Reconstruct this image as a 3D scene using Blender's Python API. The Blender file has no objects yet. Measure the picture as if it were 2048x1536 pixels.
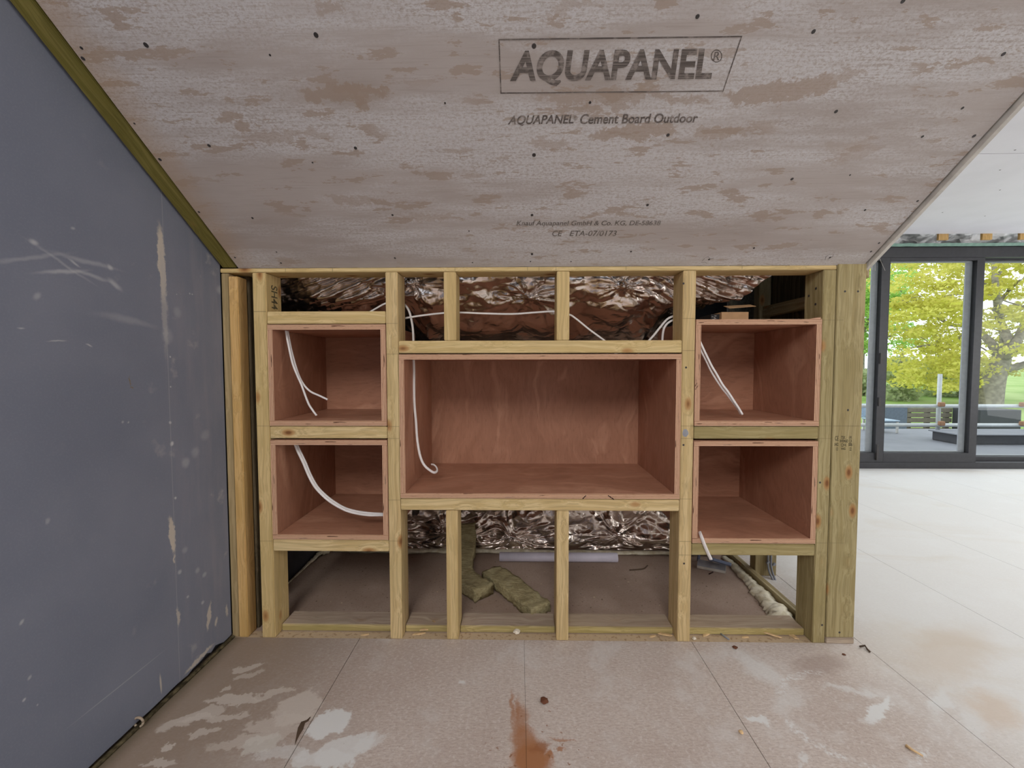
import bpy, bmesh, math, random
from mathutils import Vector, Matrix, noise as mnoise
random.seed(7)
PI = math.pi
C = bpy.context.scene.collection
SC = bpy.context.scene

# ------------------------------------------------------------------ camera
F, YAW, PIT, ROLL = 829.53, -0.0168238, -0.0438315, -0.0013346
CAM = Vector((0, -1.4502, 0.9854))
TH, Z0 = 0.5953445, 1.32874            # pitch and foot height of the sloping board
_fw = Vector((math.sin(YAW)*math.cos(PIT), math.cos(YAW)*math.cos(PIT), math.sin(PIT)))
_r0 = Vector((math.cos(YAW), -math.sin(YAW), 0)); _u0 = _r0.cross(_fw)
_r = math.cos(ROLL)*_r0 + math.sin(ROLL)*_u0
_u = -math.sin(ROLL)*_r0 + math.cos(ROLL)*_u0
cam = bpy.data.cameras.new('camera'); co = bpy.data.objects.new('camera', cam); C.objects.link(co)
cam.sensor_width = 36; cam.lens = F/2048*36; cam.clip_start = 0.02; cam.clip_end = 500
R3 = Matrix((_r, _u, -_fw)).transposed()
co.matrix_world = Matrix.Translation(CAM) @ R3.to_4x4()
SC.camera = co

def P(px, py, axis, val):              # measured point -> place on an axis plane
    d = _fw + _r*(px-1024)/F - _u*(py-768)/F
    t = (val-CAM[axis])/d[axis]
    return CAM + d*t
_n = Vector((0, math.sin(TH), math.cos(TH)))
def S(px, py):                         # measured point -> (x, distance up the slope)
    d = _fw + _r*(px-1024)/F - _u*(py-768)/F
    t = ((Vector((0, 0, Z0))-CAM).dot(_n))/d.dot(_n)
    X = CAM + d*t
    return X.x, -X.y/math.cos(TH)

# ------------------------------------------------------------------ colour management, world, lights
SC.view_settings.view_transform = 'Standard'
SC.view_settings.look = 'None'
SC.view_settings.exposure = 0.0
SC.view_settings.gamma = 1.0
SC.view_settings.use_curve_mapping = False
SC.cycles.use_denoising = True
SC.cycles.max_bounces = 10
SC.cycles.diffuse_bounces = 6
SC.cycles.transparent_max_bounces = 16
SC.cycles.sample_clamp_indirect = 8

w = bpy.data.worlds.new('world'); SC.world = w; w.use_nodes = True
nt = w.node_tree; nt.nodes.clear()
wo = nt.nodes.new('ShaderNodeOutputWorld'); bg = nt.nodes.new('ShaderNodeBackground')
tc = nt.nodes.new('ShaderNodeTexCoord'); ns = nt.nodes.new('ShaderNodeTexNoise'); rp = nt.nodes.new('ShaderNodeValToRGB')
ns.inputs['Scale'].default_value = 5; ns.inputs['Detail'].default_value = 4
rp.color_ramp.elements[0].position = .35; rp.color_ramp.elements[0].color = (.62, .78, 1, 1)
rp.color_ramp.elements[1].position = .6; rp.color_ramp.elements[1].color = (1, 1, 1, 1)
nt.links.new(tc.outputs['Generated'], ns.inputs['Vector']); nt.links.new(ns.outputs['Fac'], rp.inputs['Fac'])
nt.links.new(rp.outputs['Color'], bg.inputs['Color']); bg.inputs['Strength'].default_value = 2.2
nt.links.new(bg.outputs['Background'], wo.inputs['Surface'])

def area(name, loc, target, sx, sy, power, col=(1, 1, 1)):
    l = bpy.data.lights.new(name, 'AREA'); l.shape = 'RECTANGLE'; l.size = sx; l.size_y = sy
    l.energy = power; l.color = col
    o = bpy.data.objects.new(name, l); C.objects.link(o); o.location = loc
    o.rotation_euler = (Vector(target)-Vector(loc)).to_track_quat('-Z', 'Y').to_euler()
    return o
# daylight: a window high in the wall behind; the other three are unseen fill lamps
area('daylight_rear_window', (-.45, -3.9, 3.1), (0.1, 0, .4), 1.7, 1.2, 92, (1, .965, .93))
area('fill_light_bay', (3.2, 0.2, 2.15), (3.2, .2, 0), 2.2, 1.6, 25, (.95, .98, 1))  # added lamp under the closed ceiling, brightens the right bay floor
area('fill_light_side', (5.9, -2.2, 1.5), (0.3, -.6, .9), 2.2, 1.5, 50, (1, .985, .97))  # added off-frame fill from the right, no known window there
area('fill_light_cavity', (6.0, 1.7, 1.05), (.5, .3, .05), 1.4, 1.5, 20, (.97, .99, 1))  # added off-frame lamp, sends light into the cavity from the right

# ------------------------------------------------------------------ node helper
class N:
    def __init__(s, name):
        s.m = bpy.data.materials.new(name); s.m.use_nodes = True; s.t = s.m.node_tree; s.t.nodes.clear()
        s.out = s.n('ShaderNodeOutputMaterial'); s.b = s.n('ShaderNodeBsdfPrincipled')
        s.l(s.b.outputs[0], s.out.inputs[0])
    def n(s, k, **kw):
        x = s.t.nodes.new(k)
        for a, b in kw.items(): setattr(x, a, b)
        return x
    def l(s, a, b): s.t.links.new(a, b)
    def put(s, sock, v):
        if isinstance(v, bpy.types.NodeSocket): s.l(v, sock)
        elif isinstance(v, tuple) and len(v) == 3 and sock.type == 'RGBA': sock.default_value = (*v, 1)
        else: sock.default_value = v
    def coord(s, k='Object'): return s.n('ShaderNodeTexCoord').outputs[k]
    def map(s, v, scale=(1, 1, 1), loc=(0, 0, 0), rot=(0, 0, 0), typ='POINT'):
        x = s.n('ShaderNodeMapping', vector_type=typ); s.l(v, x.inputs['Vector'])
        x.inputs['Scale'].default_value = scale; x.inputs['Location'].default_value = loc; x.inputs['Rotation'].default_value = rot
        return x.outputs[0]
    def noise(s, v, scale=5, detail=3, rough=.5, dist=0, col=False):
        x = s.n('ShaderNodeTexNoise'); s.l(v, x.inputs['Vector']); x.inputs['Scale'].default_value = scale
        x.inputs['Detail'].default_value = detail; x.inputs['Roughness'].default_value = rough; x.inputs['Distortion'].default_value = dist
        return x.outputs['Color' if col else 'Fac']
    def mr(s, v, a, b, c=0., d=1., smooth=True):
        x = s.n('ShaderNodeMapRange'); x.interpolation_type = 'SMOOTHSTEP' if smooth else 'LINEAR'
        s.put(x.inputs[0], v)
        for i, q in enumerate((a, b, c, d)): x.inputs[i+1].default_value = q
        return x.outputs[0]
    def math(s, op, a, b=0.):
        x = s.n('ShaderNodeMath', operation=op); s.put(x.inputs[0], a); s.put(x.inputs[1], b); return x.outputs[0]
    def vm(s, op, a, b=None, sc=None):
        x = s.n('ShaderNodeVectorMath', operation=op); s.put(x.inputs[0], a)
        if b is not None: s.put(x.inputs[1], b)
        if sc is not None: s.put(x.inputs['Scale'], sc)
        return x.outputs['Value' if op in ('LENGTH', 'DOT_PRODUCT') else 'Vector']
    def mix(s, f, a, b, mode='MIX'):
        x = s.n('ShaderNodeMix', data_type='RGBA', blend_type=mode); s.put(x.inputs[0], f)
        s.put(x.inputs[6], a); s.put(x.inputs[7], b); return x.outputs[2]
    def ramp(s, f, *st):
        x = s.n('ShaderNodeValToRGB'); s.l(f, x.inputs[0]); e = x.color_ramp.elements
        while len(e) < len(st): e.new(.5)
        for i, (p, c) in enumerate(st): e[i].position = p; e[i].color = (*c, 1)
        return x.outputs[0]
    def bump(s, h, strength=.3, dist=.002):
        x = s.n('ShaderNodeBump'); s.l(h, x.inputs['Height']); x.inputs['Strength'].default_value = strength
        x.inputs['Distance'].default_value = dist; s.l(x.outputs[0], s.b.inputs['Normal']); return x
    def fin(s, col, rough=.8, spec=.3, metal=0):
        s.put(s.b.inputs['Base Color'], col); s.put(s.b.inputs['Roughness'], rough)
        s.b.inputs['Specular IOR Level'].default_value = spec; s.b.inputs['Metallic'].default_value = metal
        return s.m
    def blob(s, v, col, c, rad, rot, color, k=1., soft=.25, plane='z'):
        big = 50.
        if plane == 'z': loc, sc_, ro = (c[0], c[1], 0), (rad[0], rad[1], big), (0, 0, rot)
        else: loc, sc_, ro = (0, c[0], c[1]), (big, rad[0], rad[1]), (rot, 0, 0)
        q = s.map(v, sc_, loc, ro, 'TEXTURE')
        d = s.vm('LENGTH', q)
        m = s.mr(d, 1-soft, 1+soft, k, 0.)
        return s.mix(m, col, color)

def flat(name, col, rough=.6, spec=.3, metal=0, var=.12, scale=30):
    s = N(name); v = s.coord(); f = s.noise(v, scale, 4)
    c = s.mix(s.mr(f, .3, .7), tuple(x*(1-var) for x in col), tuple(min(1, x*(1+var)) for x in col))
    s.bump(f, .15, .001)
    return s.fin(c, rough, spec, metal)

def timber_mat(name, a, b, dust=None, knots=.8, green=0.):
    s = N(name); v0 = s.coord(); oi = s.n('ShaderNodeObjectInfo').outputs['Random']
    off = s.n('ShaderNodeCombineXYZ'); s.l(s.math('MULTIPLY', oi, 37.), off.inputs[0]); s.l(s.math('MULTIPLY', oi, 5.3), off.inputs[1])
    s.l(s.math('MULTIPLY', oi, 11.7), off.inputs[2])
    v = s.vm('ADD', v0, off.outputs[0])
    vor = s.n('ShaderNodeTexVoronoi', feature='F1'); s.l(s.map(v, (7.5, 15, 15)), vor.inputs['Vector']); vor.inputs['Scale'].default_value = 1
    kd = vor.outputs['Distance']
    near = s.mr(kd, 0., .45, 1, 0)
    bend = s.vm('SCALE', s.noise(v, 3, 2, col=True), sc=.05)
    vg = s.vm('ADD', v, bend)
    gx = s.n('ShaderNodeCombineXYZ'); s.l(s.math('MULTIPLY', near, .02), gx.inputs[1])
    vg = s.vm('ADD', vg, gx.outputs[0])
    g1 = s.noise(s.map(vg, (1.2, 75, 75)), 1, 3, .55)
    g2 = s.noise(s.map(vg, (5, 320, 320)), 1, 2, .6)
    g3 = s.noise(v, 4, 2)
    c = s.mix(s.mr(g1, .36, .62), a, b)
    g4 = s.noise(s.map(vg, (2.2, 170, 170)), 1, 2, .5)
    c = s.mix(s.mr(g4, .50, .60, 0, .42), c, tuple(x*.66 for x in b))
    c = s.mix(s.mr(g2, .5, .72, 0, .45), c, tuple(x*.58 for x in b))
    c = s.mix(s.mr(g3, .4, .75, 0, .3), c, (b[0]*.8, b[1]*.86, b[2]*.75))
    c = s.mix(s.mr(oi, 0, 1, 0, .22), c, (b[0]*1.05, b[1]*1.02, b[2]*.72))
    sg = s.n('ShaderNodeSeparateColor'); s.l(vor.outputs['Color'], sg.inputs[0]); gate = s.mr(sg.outputs[0], .48, .52)
    c = s.mix(s.math('MULTIPLY', gate, s.mr(kd, .12, .24, knots, 0)), c, (.40, .20, .07))
    c = s.mix(s.math('MULTIPLY', gate, s.mr(kd, .04, .14, min(1, knots*1.5), 0)), c, (.20, .085, .03))
    if dust:
        n = s.noise(v, 9, 5, .6); c = s.mix(s.mr(n, .32, .55, 0, .85), c, dust)
    s.bump(g2, .25, .0008)
    return s.fin(c, .72, .25)

M = {}
M['stud'] = timber_mat('treated_pine', (.69, .535, .29), (.56, .41, .20))
M['nog'] = timber_mat('treated_pine_noggin', (.71, .56, .31), (.58, .43, .21))
M['post'] = timber_mat('treated_pine_post', (.43, .36, .19), (.33, .265, .125))
M['dull'] = timber_mat('dull_pine', (.44, .37, .22), (.30, .235, .12))
M['green'] = timber_mat('green_batten', (.27, .235, .07), (.19, .165, .04), knots=.3)
M['orange'] = timber_mat('orange_pine', (.68, .45, .20), (.58, .365, .14), knots=.25)
M['old'] = timber_mat('old_batten', (.46, .35, .20), (.32, .24, .13), knots=.6)
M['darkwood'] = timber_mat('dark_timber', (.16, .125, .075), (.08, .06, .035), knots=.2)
M['plate'] = timber_mat('dusty_plate', (.54, .44, .21), (.40, .32, .13), knots=.1)
M['platetop'] = timber_mat('dusty_plate_top', (.50, .41, .32), (.41, .32, .25), knots=.1)

def ply_face(name, axes, dark=1.):
    s = N(name); v0 = s.coord(); oi = s.n('ShaderNodeObjectInfo').outputs['Random']
    v = s.vm('ADD', v0, s.vm('SCALE', (3.1, 5.7, 9.3), sc=oi))
    w_ = s.vm('ADD', v, s.vm('SCALE', s.noise(v, 1.7, 3, .5, col=True), sc=.45))
    g = s.noise(s.map(w_, axes), 1, 3, .5, .6)
    fine = s.noise(s.map(v, tuple(a*9+8 for a in axes)), 1, 3, .6)
    big = s.noise(v, 4.5, 4, .55)
    a = (.43, .212, .132); b = (.355, .165, .099); cpal = (.52, .28, .18)
    a, b, cpal = [tuple(x*dark for x in q) for q in (a, b, cpal)]
    c = s.ramp(g, (.3, b), (.44, a), (.53, tuple((x+y)/2 for x, y in zip(a, b))), (.58, a), (.68, cpal), (.76, a))
    c = s.mix(s.mr(big, .45, .75, 0, .45), c, tuple(x*.8 for x in b))
    c = s.mix(s.mr(fine, .5, .75, 0, .45), c, tuple(x*.66 for x in b))
    dustn = s.noise(v, 6, 6, .65, .8)
    c = s.mix(s.mr(dustn, .62, .8, 0, .3), c, (.55, .42, .36))
    s.bump(fine, .15, .0006)
    return s.fin(c, s.mr(big, .3, .7, .42, .62), .4)
M['ply_v'] = ply_face('plywood_face', (13, 13, 1.6))
M['ply_x'] = ply_face('plywood_face_level', (1.8, 9, 13))
M['ply_h'] = ply_face('plywood_face_flat', (1.8, 9, 9))
def ply_edge(name, ax):
    s = N(name); v = s.coord(); sx = s.n('ShaderNodeSeparateXYZ'); s.l(v, sx.inputs[0])
    t = s.math('ADD', sx.outputs[ax], s.math('MULTIPLY', s.noise(v, 14, 2), .0012))
    wv = s.math('SINE', s.math('MULTIPLY', t, 2*PI/.0052))
    c = s.mix(s.mr(wv, -.2, .8), (.70, .46, .31), (.27, .125, .07))
    sc = [60, 60, 60]; sc[ax] = 500
    c = s.mix(s.mr(s.noise(s.map(v, tuple(sc)), 1, 3), .55, .75, 0, .5), c, (.3, .15, .09))
    gap = s.noise(s.map(v, tuple(200 if i == ax else 14 for i in range(3))), 1, 2)
    c = s.mix(s.mr(gap, .68, .72, 0, .9), c, (.07, .03, .02))
    return s.fin(c, .8, .2)
M['edge_x'] = ply_edge('plywood_edge_upright', 0)
M['edge_z'] = ply_edge('plywood_edge_level', 2)

# ---- sloping cement board
def aqua():
    s = N('cement_board_face'); v = s.coord()
    vn = s.vm('ADD', v, s.vm('SCALE', s.vm('SUBTRACT', s.noise(v, 17, 8, .72, col=True), (.5, .5, .5)), sc=.13))
    c = (.50, .435, .40)
    big = s.noise(s.map(v, (1.6, 5, 5)), 1, 4, .55)
    c = s.mix(s.mr(big, .38, .62), (.53, .485, .465), (.46, .41, .385))
    # whitish rubbed texture in level bands
    band = s.noise(s.map(v, (1.0, 6.5, 6.5), (3.3, 1.7, 0)), 1, 6, .62)
    tex = s.noise(s.map(v, (110, 190, 110)), 1, 6, .8)
    streak = s.noise(s.map(v, (7, 260, 60)), 1, 3, .6)
    m = s.math('MULTIPLY', s.mr(band, .40, .58), s.mr(s.math('ADD', tex, s.math('MULTIPLY', streak, .45)), .60, .78))
    c = s.mix(s.math('MULTIPLY', m, .95), c, (.68, .675, .69))
    dk = s.noise(s.map(v, (75, 150, 75), (5, 2, 0)), 1, 5, .75)
    c = s.mix(s.math('MULTIPLY', s.mr(band, .40, .55), s.mr(dk, .56, .68, 0, .55)), c, (.36, .31, .28))
    c = s.mix(s.mr(streak, .50, .72, 0, .3), c, (.36, .30, .27))
    # bare tan patches, ragged
    pt = s.noise(s.map(v, (7, 24, 10), (1.3, 7.7, 0)), 1, 8, .68)
    pm = s.noise(s.map(v, (1.3, 3, 1), (8, 3, 0)), 1, 2)
    m2 = s.math('MULTIPLY', s.mr(pt, .565, .58), s.mr(pm, .38, .46))
    c = s.mix(s.math('MULTIPLY', m2, .75), c, (.42, .335, .275))
    tan = (.42, .335, .275)
    for (px, py, rx, ry, ro, k) in [(690, 190, 95, 17, 0, .8), (1270, 265, 85, 16, .05, .75), (1240, 195, 180, 12, 0, .6), (1560, 178, 110, 22, .1, .75),
                                   (1450, 265, 60, 12, 0, .6), (700, 400, 50, 10, 0, .5), (720, 185, 60, 10, 0, .7), (660, 20, 30, 9, 0, .5), (1100, 290, 40, 9, 0, .5), (560, 270, 110, 10, 0, .45),
                                   (1150, 20, 60, 9, 0, .4), (1690, 150, 40, 12, 0, .5), (850, 430, 60, 8, 0, .4), (1700, 300, 60, 16, 0, .3)]:
        a = S(px, py); b = S(px+rx, py); d = S(px, py-ry)
        c = s.blob(vn, c, a, (abs(b[0]-a[0]), abs(d[1]-a[1])), ro, tan, k, .08)
    # orange stain along the wall-side edge
    sx = s.n('ShaderNodeSeparateXYZ'); s.l(vn, sx.inputs[0])
    c = s.mix(s.mr(sx.outputs[0], -1.0, -.87, .55, 0), c, (.47, .325, .20))
    ed = s.mr(sx.outputs[1], .0, .05, .35, 0); c = s.mix(ed, c, (.56, .52, .49))
    s.bump(s.math('ADD', tex, streak), .25, .0008)
    return s.fin(c, .85, .2)
M['aqua'] = aqua()
def ink(name, col, board, amt):
    s = N(name); v = s.coord()
    st = s.noise(s.map(v, (9, 340, 1)), 1, 2, .6); bl = s.noise(v, 45, 4, .6)
    c = s.mix(s.mr(st, .42, .68, 0, amt), col, board); c = s.mix(s.mr(bl, .50, .66, 0, amt*1.2), c, board)
    return s.fin(c, .85, .2)
M['ink'] = ink('printed_ink', (.125, .108, .10), (.44, .39, .36), .45)
M['ink_faint'] = ink('printed_ink_faint', (.16, .145, .13), (.46, .41, .38), .3)
M['stamp'] = ink('timber_stamp_ink', (.05, .045, .03), (.36, .3, .16), .5)

# ---- blue grey wall board
def wallmat():
    s = N('blue_grey_board'); v = s.coord()
    n1 = s.noise(v, 2.2, 4, .55); n2 = s.noise(s.map(v, (1, 22, 3)), 1, 4, .6); n3 = s.noise(v, 220, 2)
    c = s.mix(s.mr(n1, .35, .68), (.180, .200, .262), (.218, .236, .298))
    sy = s.n('ShaderNodeSeparateXYZ'); s.l(v, sy.inputs[0])
    # dusty palms and smears close to the framing
    near = s.mr(sy.outputs[1], -.30, -.14)
    c = s.mix(s.math('MULTIPLY', near, s.mr(n2, .40, .7, .05, .40)), c, (.29, .285, .33))
    c = s.mix(s.mr(n3, .45, .7, 0, .10), c, (.3, .32, .38))
    vn = s.vm('ADD', v, s.vm('SCALE', s.vm('SUBTRACT', s.noise(v, 38, 5, .7, col=True), (.5, .5, .5)), sc=.028))
    vs = s.vm('ADD', v, s.vm('SCALE', s.vm('SUBTRACT', s.noise(v, 12, 3, .6, col=True), (.5, .5, .5)), sc=.02))
    spk = s.noise(v, 13, 5, .55); c = s.mix(s.math('MULTIPLY', s.mr(sy.outputs[1], -.5, -.1, .05, .8), s.mr(spk, .62, .74)), c, (.37, .37, .40))
    fil = (.62, .56, .48); wht = (.60, .61, .64); soft = (.25, .255, .29)
    X = -1.046
    def seg(p, q, wpx, colr, k, sf, vv):
        nonlocal c
        a = P(*p, 0, X); b = P(*q, 0, X); d = b-a; L = Vector((d.y, d.z)).length
        wm = wpx/F*abs(( (a+b)/2-CAM).dot(_fw))
        c = s.blob(vv, c, ((a.y+b.y)/2, (a.z+b.z)/2), (L/2, wm/2), math.atan2(d.z, d.y), colr, k, sf, 'x')
    seg((319, 452), (328, 600), 17, fil, .92, .25, vn); seg((323, 500), (333, 700), 13, (.46, .45, .45), .6, .45, vn)
    seg((340, 1035), (348, 1105), 13, fil, .9, .2, vn); seg((349, 1110), (349, 1125), 6, fil, .8, .3, vn)
    seg((355, 1215), (359, 1250), 8, fil, .7, .3, vn); seg((421, 1205), (415, 1260), 10, fil, .75, .3, vn); seg((433, 1235), (431, 1252), 8, fil, .7, .3, vn)
    seg((452, 1210), (455, 1232), 8, fil, .6, .3, vn)
    seg((320, 1350), (323, 1385), 4, fil, .7, .4, v)
    seg((155, 1440), (320, 1308), 2.2, (.40, .43, .46), .55, .5, v)
    seg((425, 1290), (372, 1345), 9, fil, .75, .3, vn)
    for p, q, wd, k in [((60, 480), (72, 488), 9, .6), ((-20, 523), (120, 508), 7, .25), ((120, 508), (228, 537), 7, .3), ((70, 490), (175, 560), 5, .25), ((85, 546), (165, 540), 7, .45),
                        ((150, 538), (215, 562), 7, .35), ((220, 560), (242, 580), 10, .5), ((140, 518), (158, 530), 4, .5), ((215, 530), (226, 538), 8, .6), ((98, 682), (128, 682), 2.5, .6), ((70, 598), (80, 588), 8, .35),
                        ((172, 688), (182, 692), 3, .6), ((205, 630), (300, 650), 12, .22), ((38, 656), (50, 657), 3, .5), ((142, 457), (150, 458), 5, .4)]:
        seg(p, q, wd, wht, k, .8, vs)
    for (px, py, r, k) in [(340, 715, 3, .8), (341, 775, 2.5, .8), (341, 845, 4, .85), (344, 888, 6, .9), (350, 995, 4, .8), (354, 590, 2, .6), (385, 590, 2, .6), (380, 588, 3, .5), (246, 843, 4, .4), (258, 845, 3, .5),
                           (410, 1150, 7, .35), (395, 1140, 8, .3), (370, 1100, 9, .25), (358, 1145, 6, .5), (390, 905, 14, .22), (370, 925, 14, .3), (410, 870, 14, .2), (355, 625, 14, .2), (335, 670, 20, .2),
                           (95, 1040, 8, .3), (45, 1243, 7, .5), (55, 1357, 6, .4), (50, 1398, 5, .6), (405, 1205, 5, .5), (375, 1195, 4, .5), (440, 580, 12, .3), (262, 770, 3, .0), (300, 1440, 3, .4), (75, 1410, 3, .4)]:
        seg((px-r*.5, py), (px+r*.5, py), r*1.3, wht, k, .6, vs)
    seg((260, 752), (261, 772), 3, (.22, .15, .06), .8, .4, vn); seg((261, 774), (267, 777), 4, (.22, .15, .06), .7, .4, vn)
    # board joint
    jy = P(335, 700, 0, X).y
    jn = s.math('ABSOLUTE', s.math('SUBTRACT', sy.outputs[1], jy))
    c = s.mix(s.mr(jn, .0003, .0016, .55, 0), c, (.40, .41, .44))
    s.bump(n3, .12, .0006)
    return s.fin(c, .62, .3)
M['wall'] = wallmat()

# ---- floors
def floormat():
    s = N('pale_floor_board'); v = s.coord()
    sx = s.n('ShaderNodeSeparateXYZ'); s.l(v, sx.inputs[0])
    fib = s.noise(s.map(v, (70, 210, 70)), 1, 5, .75); fib2 = s.noise(v, 95, 4, .7); big = s.noise(v, 1.9, 5, .6)
    c = s.mix(s.mr(big, .36, .64), (.50, .42, .37), (.585, .515, .465))
    c = s.mix(s.mr(fib, .42, .64, 0, .6), c, (.37, .29, .25))
    c = s.mix(s.mr(fib2, .50, .66, 0, .5), c, (.68, .64, .61))
    pale = s.noise(v, 5, 5, .65); c = s.mix(s.mr(pale, .50, .68, 0, .5), c, (.66, .64, .62))
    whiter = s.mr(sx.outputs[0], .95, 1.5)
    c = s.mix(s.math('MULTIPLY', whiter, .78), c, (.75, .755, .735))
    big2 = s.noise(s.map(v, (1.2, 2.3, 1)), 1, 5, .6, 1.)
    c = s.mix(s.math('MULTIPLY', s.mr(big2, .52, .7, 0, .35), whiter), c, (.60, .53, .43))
    # walked-in dirt towards the left wall
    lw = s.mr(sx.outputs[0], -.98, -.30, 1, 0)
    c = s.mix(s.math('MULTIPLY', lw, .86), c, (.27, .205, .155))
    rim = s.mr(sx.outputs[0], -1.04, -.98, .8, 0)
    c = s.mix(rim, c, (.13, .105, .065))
    vn = s.vm('ADD', v, s.vm('SCALE', s.vm('SUBTRACT', s.noise(v, 15, 7, .68, col=True), (.5, .5, .5)), sc=.11))
    vf = s.vm('ADD', v, s.vm('SCALE', s.vm('SUBTRACT', s.noise(v, 30, 5, .7, col=True), (.5, .5, .5)), sc=.045))
    def spot(px, py, rx, ry, ro, colr, k, sf=.12, vv=None):
        nonlocal c
        k = min(1, k*1.3)
        a = P(px, py, 2, 0); b = P(px+rx, py, 2, 0); d = P(px, py-ry, 2, 0)
        c = s.blob(vn if vv is None else vv, c, (a.x, a.y), (abs(b.x-a.x), abs(d.y-a.y)), ro, colr, k, sf)
    pl = (.60, .545, .49); wt = (.70, .71, .70)
    for q in [(390, 1435, 55, 15, .5, pl, .5), (430, 1437, 60, 8, .1, pl, .5), (470, 1398, 55, 9, .1, pl, .55), (545, 1385, 35, 8, .2, pl, .5), (495, 1335, 28, 6, .2, pl, .5),
              (500, 1350, 25, 5, .3, pl, .4), (455, 1378, 10, 6, .8, pl, .5), (600, 1415, 42, 32, .4, pl, .6), (560, 1445, 70, 14, .2, pl, .45), (520, 1475, 90, 12, .25, pl, .4),
              (410, 1465, 28, 8, .3, pl, .5), (335, 1497, 12, 7, 0, pl, .6), (320, 1525, 30, 9, .2, pl, .5), (520, 1490, 30, 22, 0, (.62, .6, .55), .5),
              (660, 1445, 38, 26, .9, wt, .75), (690, 1500, 60, 30, .3, wt, .6), (650, 1520, 60, 18, 0, wt, .5), (740, 1490, 30, 20, .4, wt, .4), (570, 1510, 50, 14, 0, wt, .35)]: spot(*q)
    for q in [(1515, 1335, 26, 34, .5, wt, .45, .5), (1580, 1400, 44, 14, .6, wt, .3, .6), (1760, 1420, 60, 9, .55, wt, .7, .35), (1700, 1380, 45, 6, -.2, wt, .4, .5), (1515, 1440, 16, 7, -.2, wt, .7, .4),
              (1600, 1518, 12, 8, .4, wt, .5, .5), (1880, 1400, 55, 12, .6, wt, .5, .5), (1950, 1440, 60, 14, .7, wt, .4, .5), (930, 1365, 8, 5, 0, wt, .6, .5),
              (1640, 1330, 60, 16, .3, (.36, .28, .24), .5, .5), (1900, 1300, 130, 30, .5, (.58, .47, .36), .4, .6), (1990, 1420, 60, 25, .6, (.6, .46, .34), .4, .6)]: spot(*q)
    # ring scuff
    a = P(1700, 1425, 2, 0); q = s.map(vf, (.20, .15, 50), (a.x, a.y, 0), (0, 0, .4), 'TEXTURE'); d = s.vm('LENGTH', q)
    rn = s.math('MULTIPLY', s.mr(s.math('ABSOLUTE', s.math('SUBTRACT', d, 1.)), .02, .10, 1, 0), s.math('MULTIPLY', s.mr(fib2, .4, .62), s.mr(s.noise(s.map(v, loc=(1.7, .4, 0)), 5.5, 3), .46, .56)))
    c = s.mix(s.math('MULTIPLY', rn, .8), c, wt)
    # rust coloured mud
    mud = (.36, .155, .065)
    for q in [(1040, 1440, 15, 30, .02, mud, .55, .5), (1050, 1480, 26, 26, 0, mud, .6, .4), (1062, 1520, 38, 40, 0, mud, .75, .35), (1080, 1495, 20, 9, .3, (.30, .12, .05), .6, .4),
              (1024, 1410, 4, 26, .05, mud, .55, .6), (1035, 1415, 4, 22, .0, mud, .4, .6), (1100, 1512, 10, 7, .5, mud, .7, .4), (1125, 1478, 25, 3, -.1, mud, .5, .5), (1120, 1500, 9, 4, .5, mud, .6, .4)]: spot(*q, vf)
    dirt = s.noise(v, 60, 3, .5); a = P(1060, 1490, 2, 0)
    q = s.map(v, (.16, .16, 50), (a.x+.03, a.y, 0), (0, 0, 0), 'TEXTURE')
    m = s.math('MULTIPLY', s.mr(s.vm('LENGTH', q), .5, 1.3, 1, 0), s.mr(dirt, .64, .69)); c = s.mix(s.math('MULTIPLY', m, .8), c, (.25, .11, .05))
    gs = s.noise(v, 150, 2, .5); c = s.mix(s.mr(gs, .74, .78, 0, .5), c, (.22, .16, .12))
    s.bump(s.math('ADD', fib, fib2), .2, .0006)
    return s.fin(c, s.mr(big, .3, .7, .55, .75), .35)
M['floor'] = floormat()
def cavmat():
    s = N('brown_subfloor'); v = s.coord()
    fib = s.noise(v, 120, 4, .7); big = s.noise(v, 3.2, 4, .55); sp = s.noise(v, 70, 2, .5)
    c = s.mix(s.mr(big, .35, .65), (.33, .245, .195), (.42, .325, .265))
    c = s.mix(s.mr(fib, .45, .7, 0, .4), c, (.25, .17, .13))
    c = s.mix(s.mr(sp, .68, .72, 0, .8), c, (.12, .08, .05)); 
    sp2 = s.noise(s.map(v, loc=(4, 2, 1)), 55, 2, .5); c = s.mix(s.mr(sp2, .71, .74, 0, .7), c, (.60, .48, .33))
    sx = s.n('ShaderNodeSeparateXYZ'); s.l(v, sx.inputs[0])
    strip = s.mr(sx.outputs[1], .03, .045, 1, 0)
    dn = s.noise(v, 42, 5, .7)
    c = s.mix(s.math('MULTIPLY', strip, s.mr(dn, .3, .5, .5, .95)), c, (.52, .40, .26))
    c = s.mix(s.math('MULTIPLY', strip, s.mr(sp, .58, .64, 0, .7)), c, (.30, .20, .11))
    s.bump(fib, .2, .0006)
    return s.fin(c, .85, .2)
M['cav'] = cavmat()
M['sub'] = flat('dark_subfloor', (.03, .025, .02))

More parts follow.
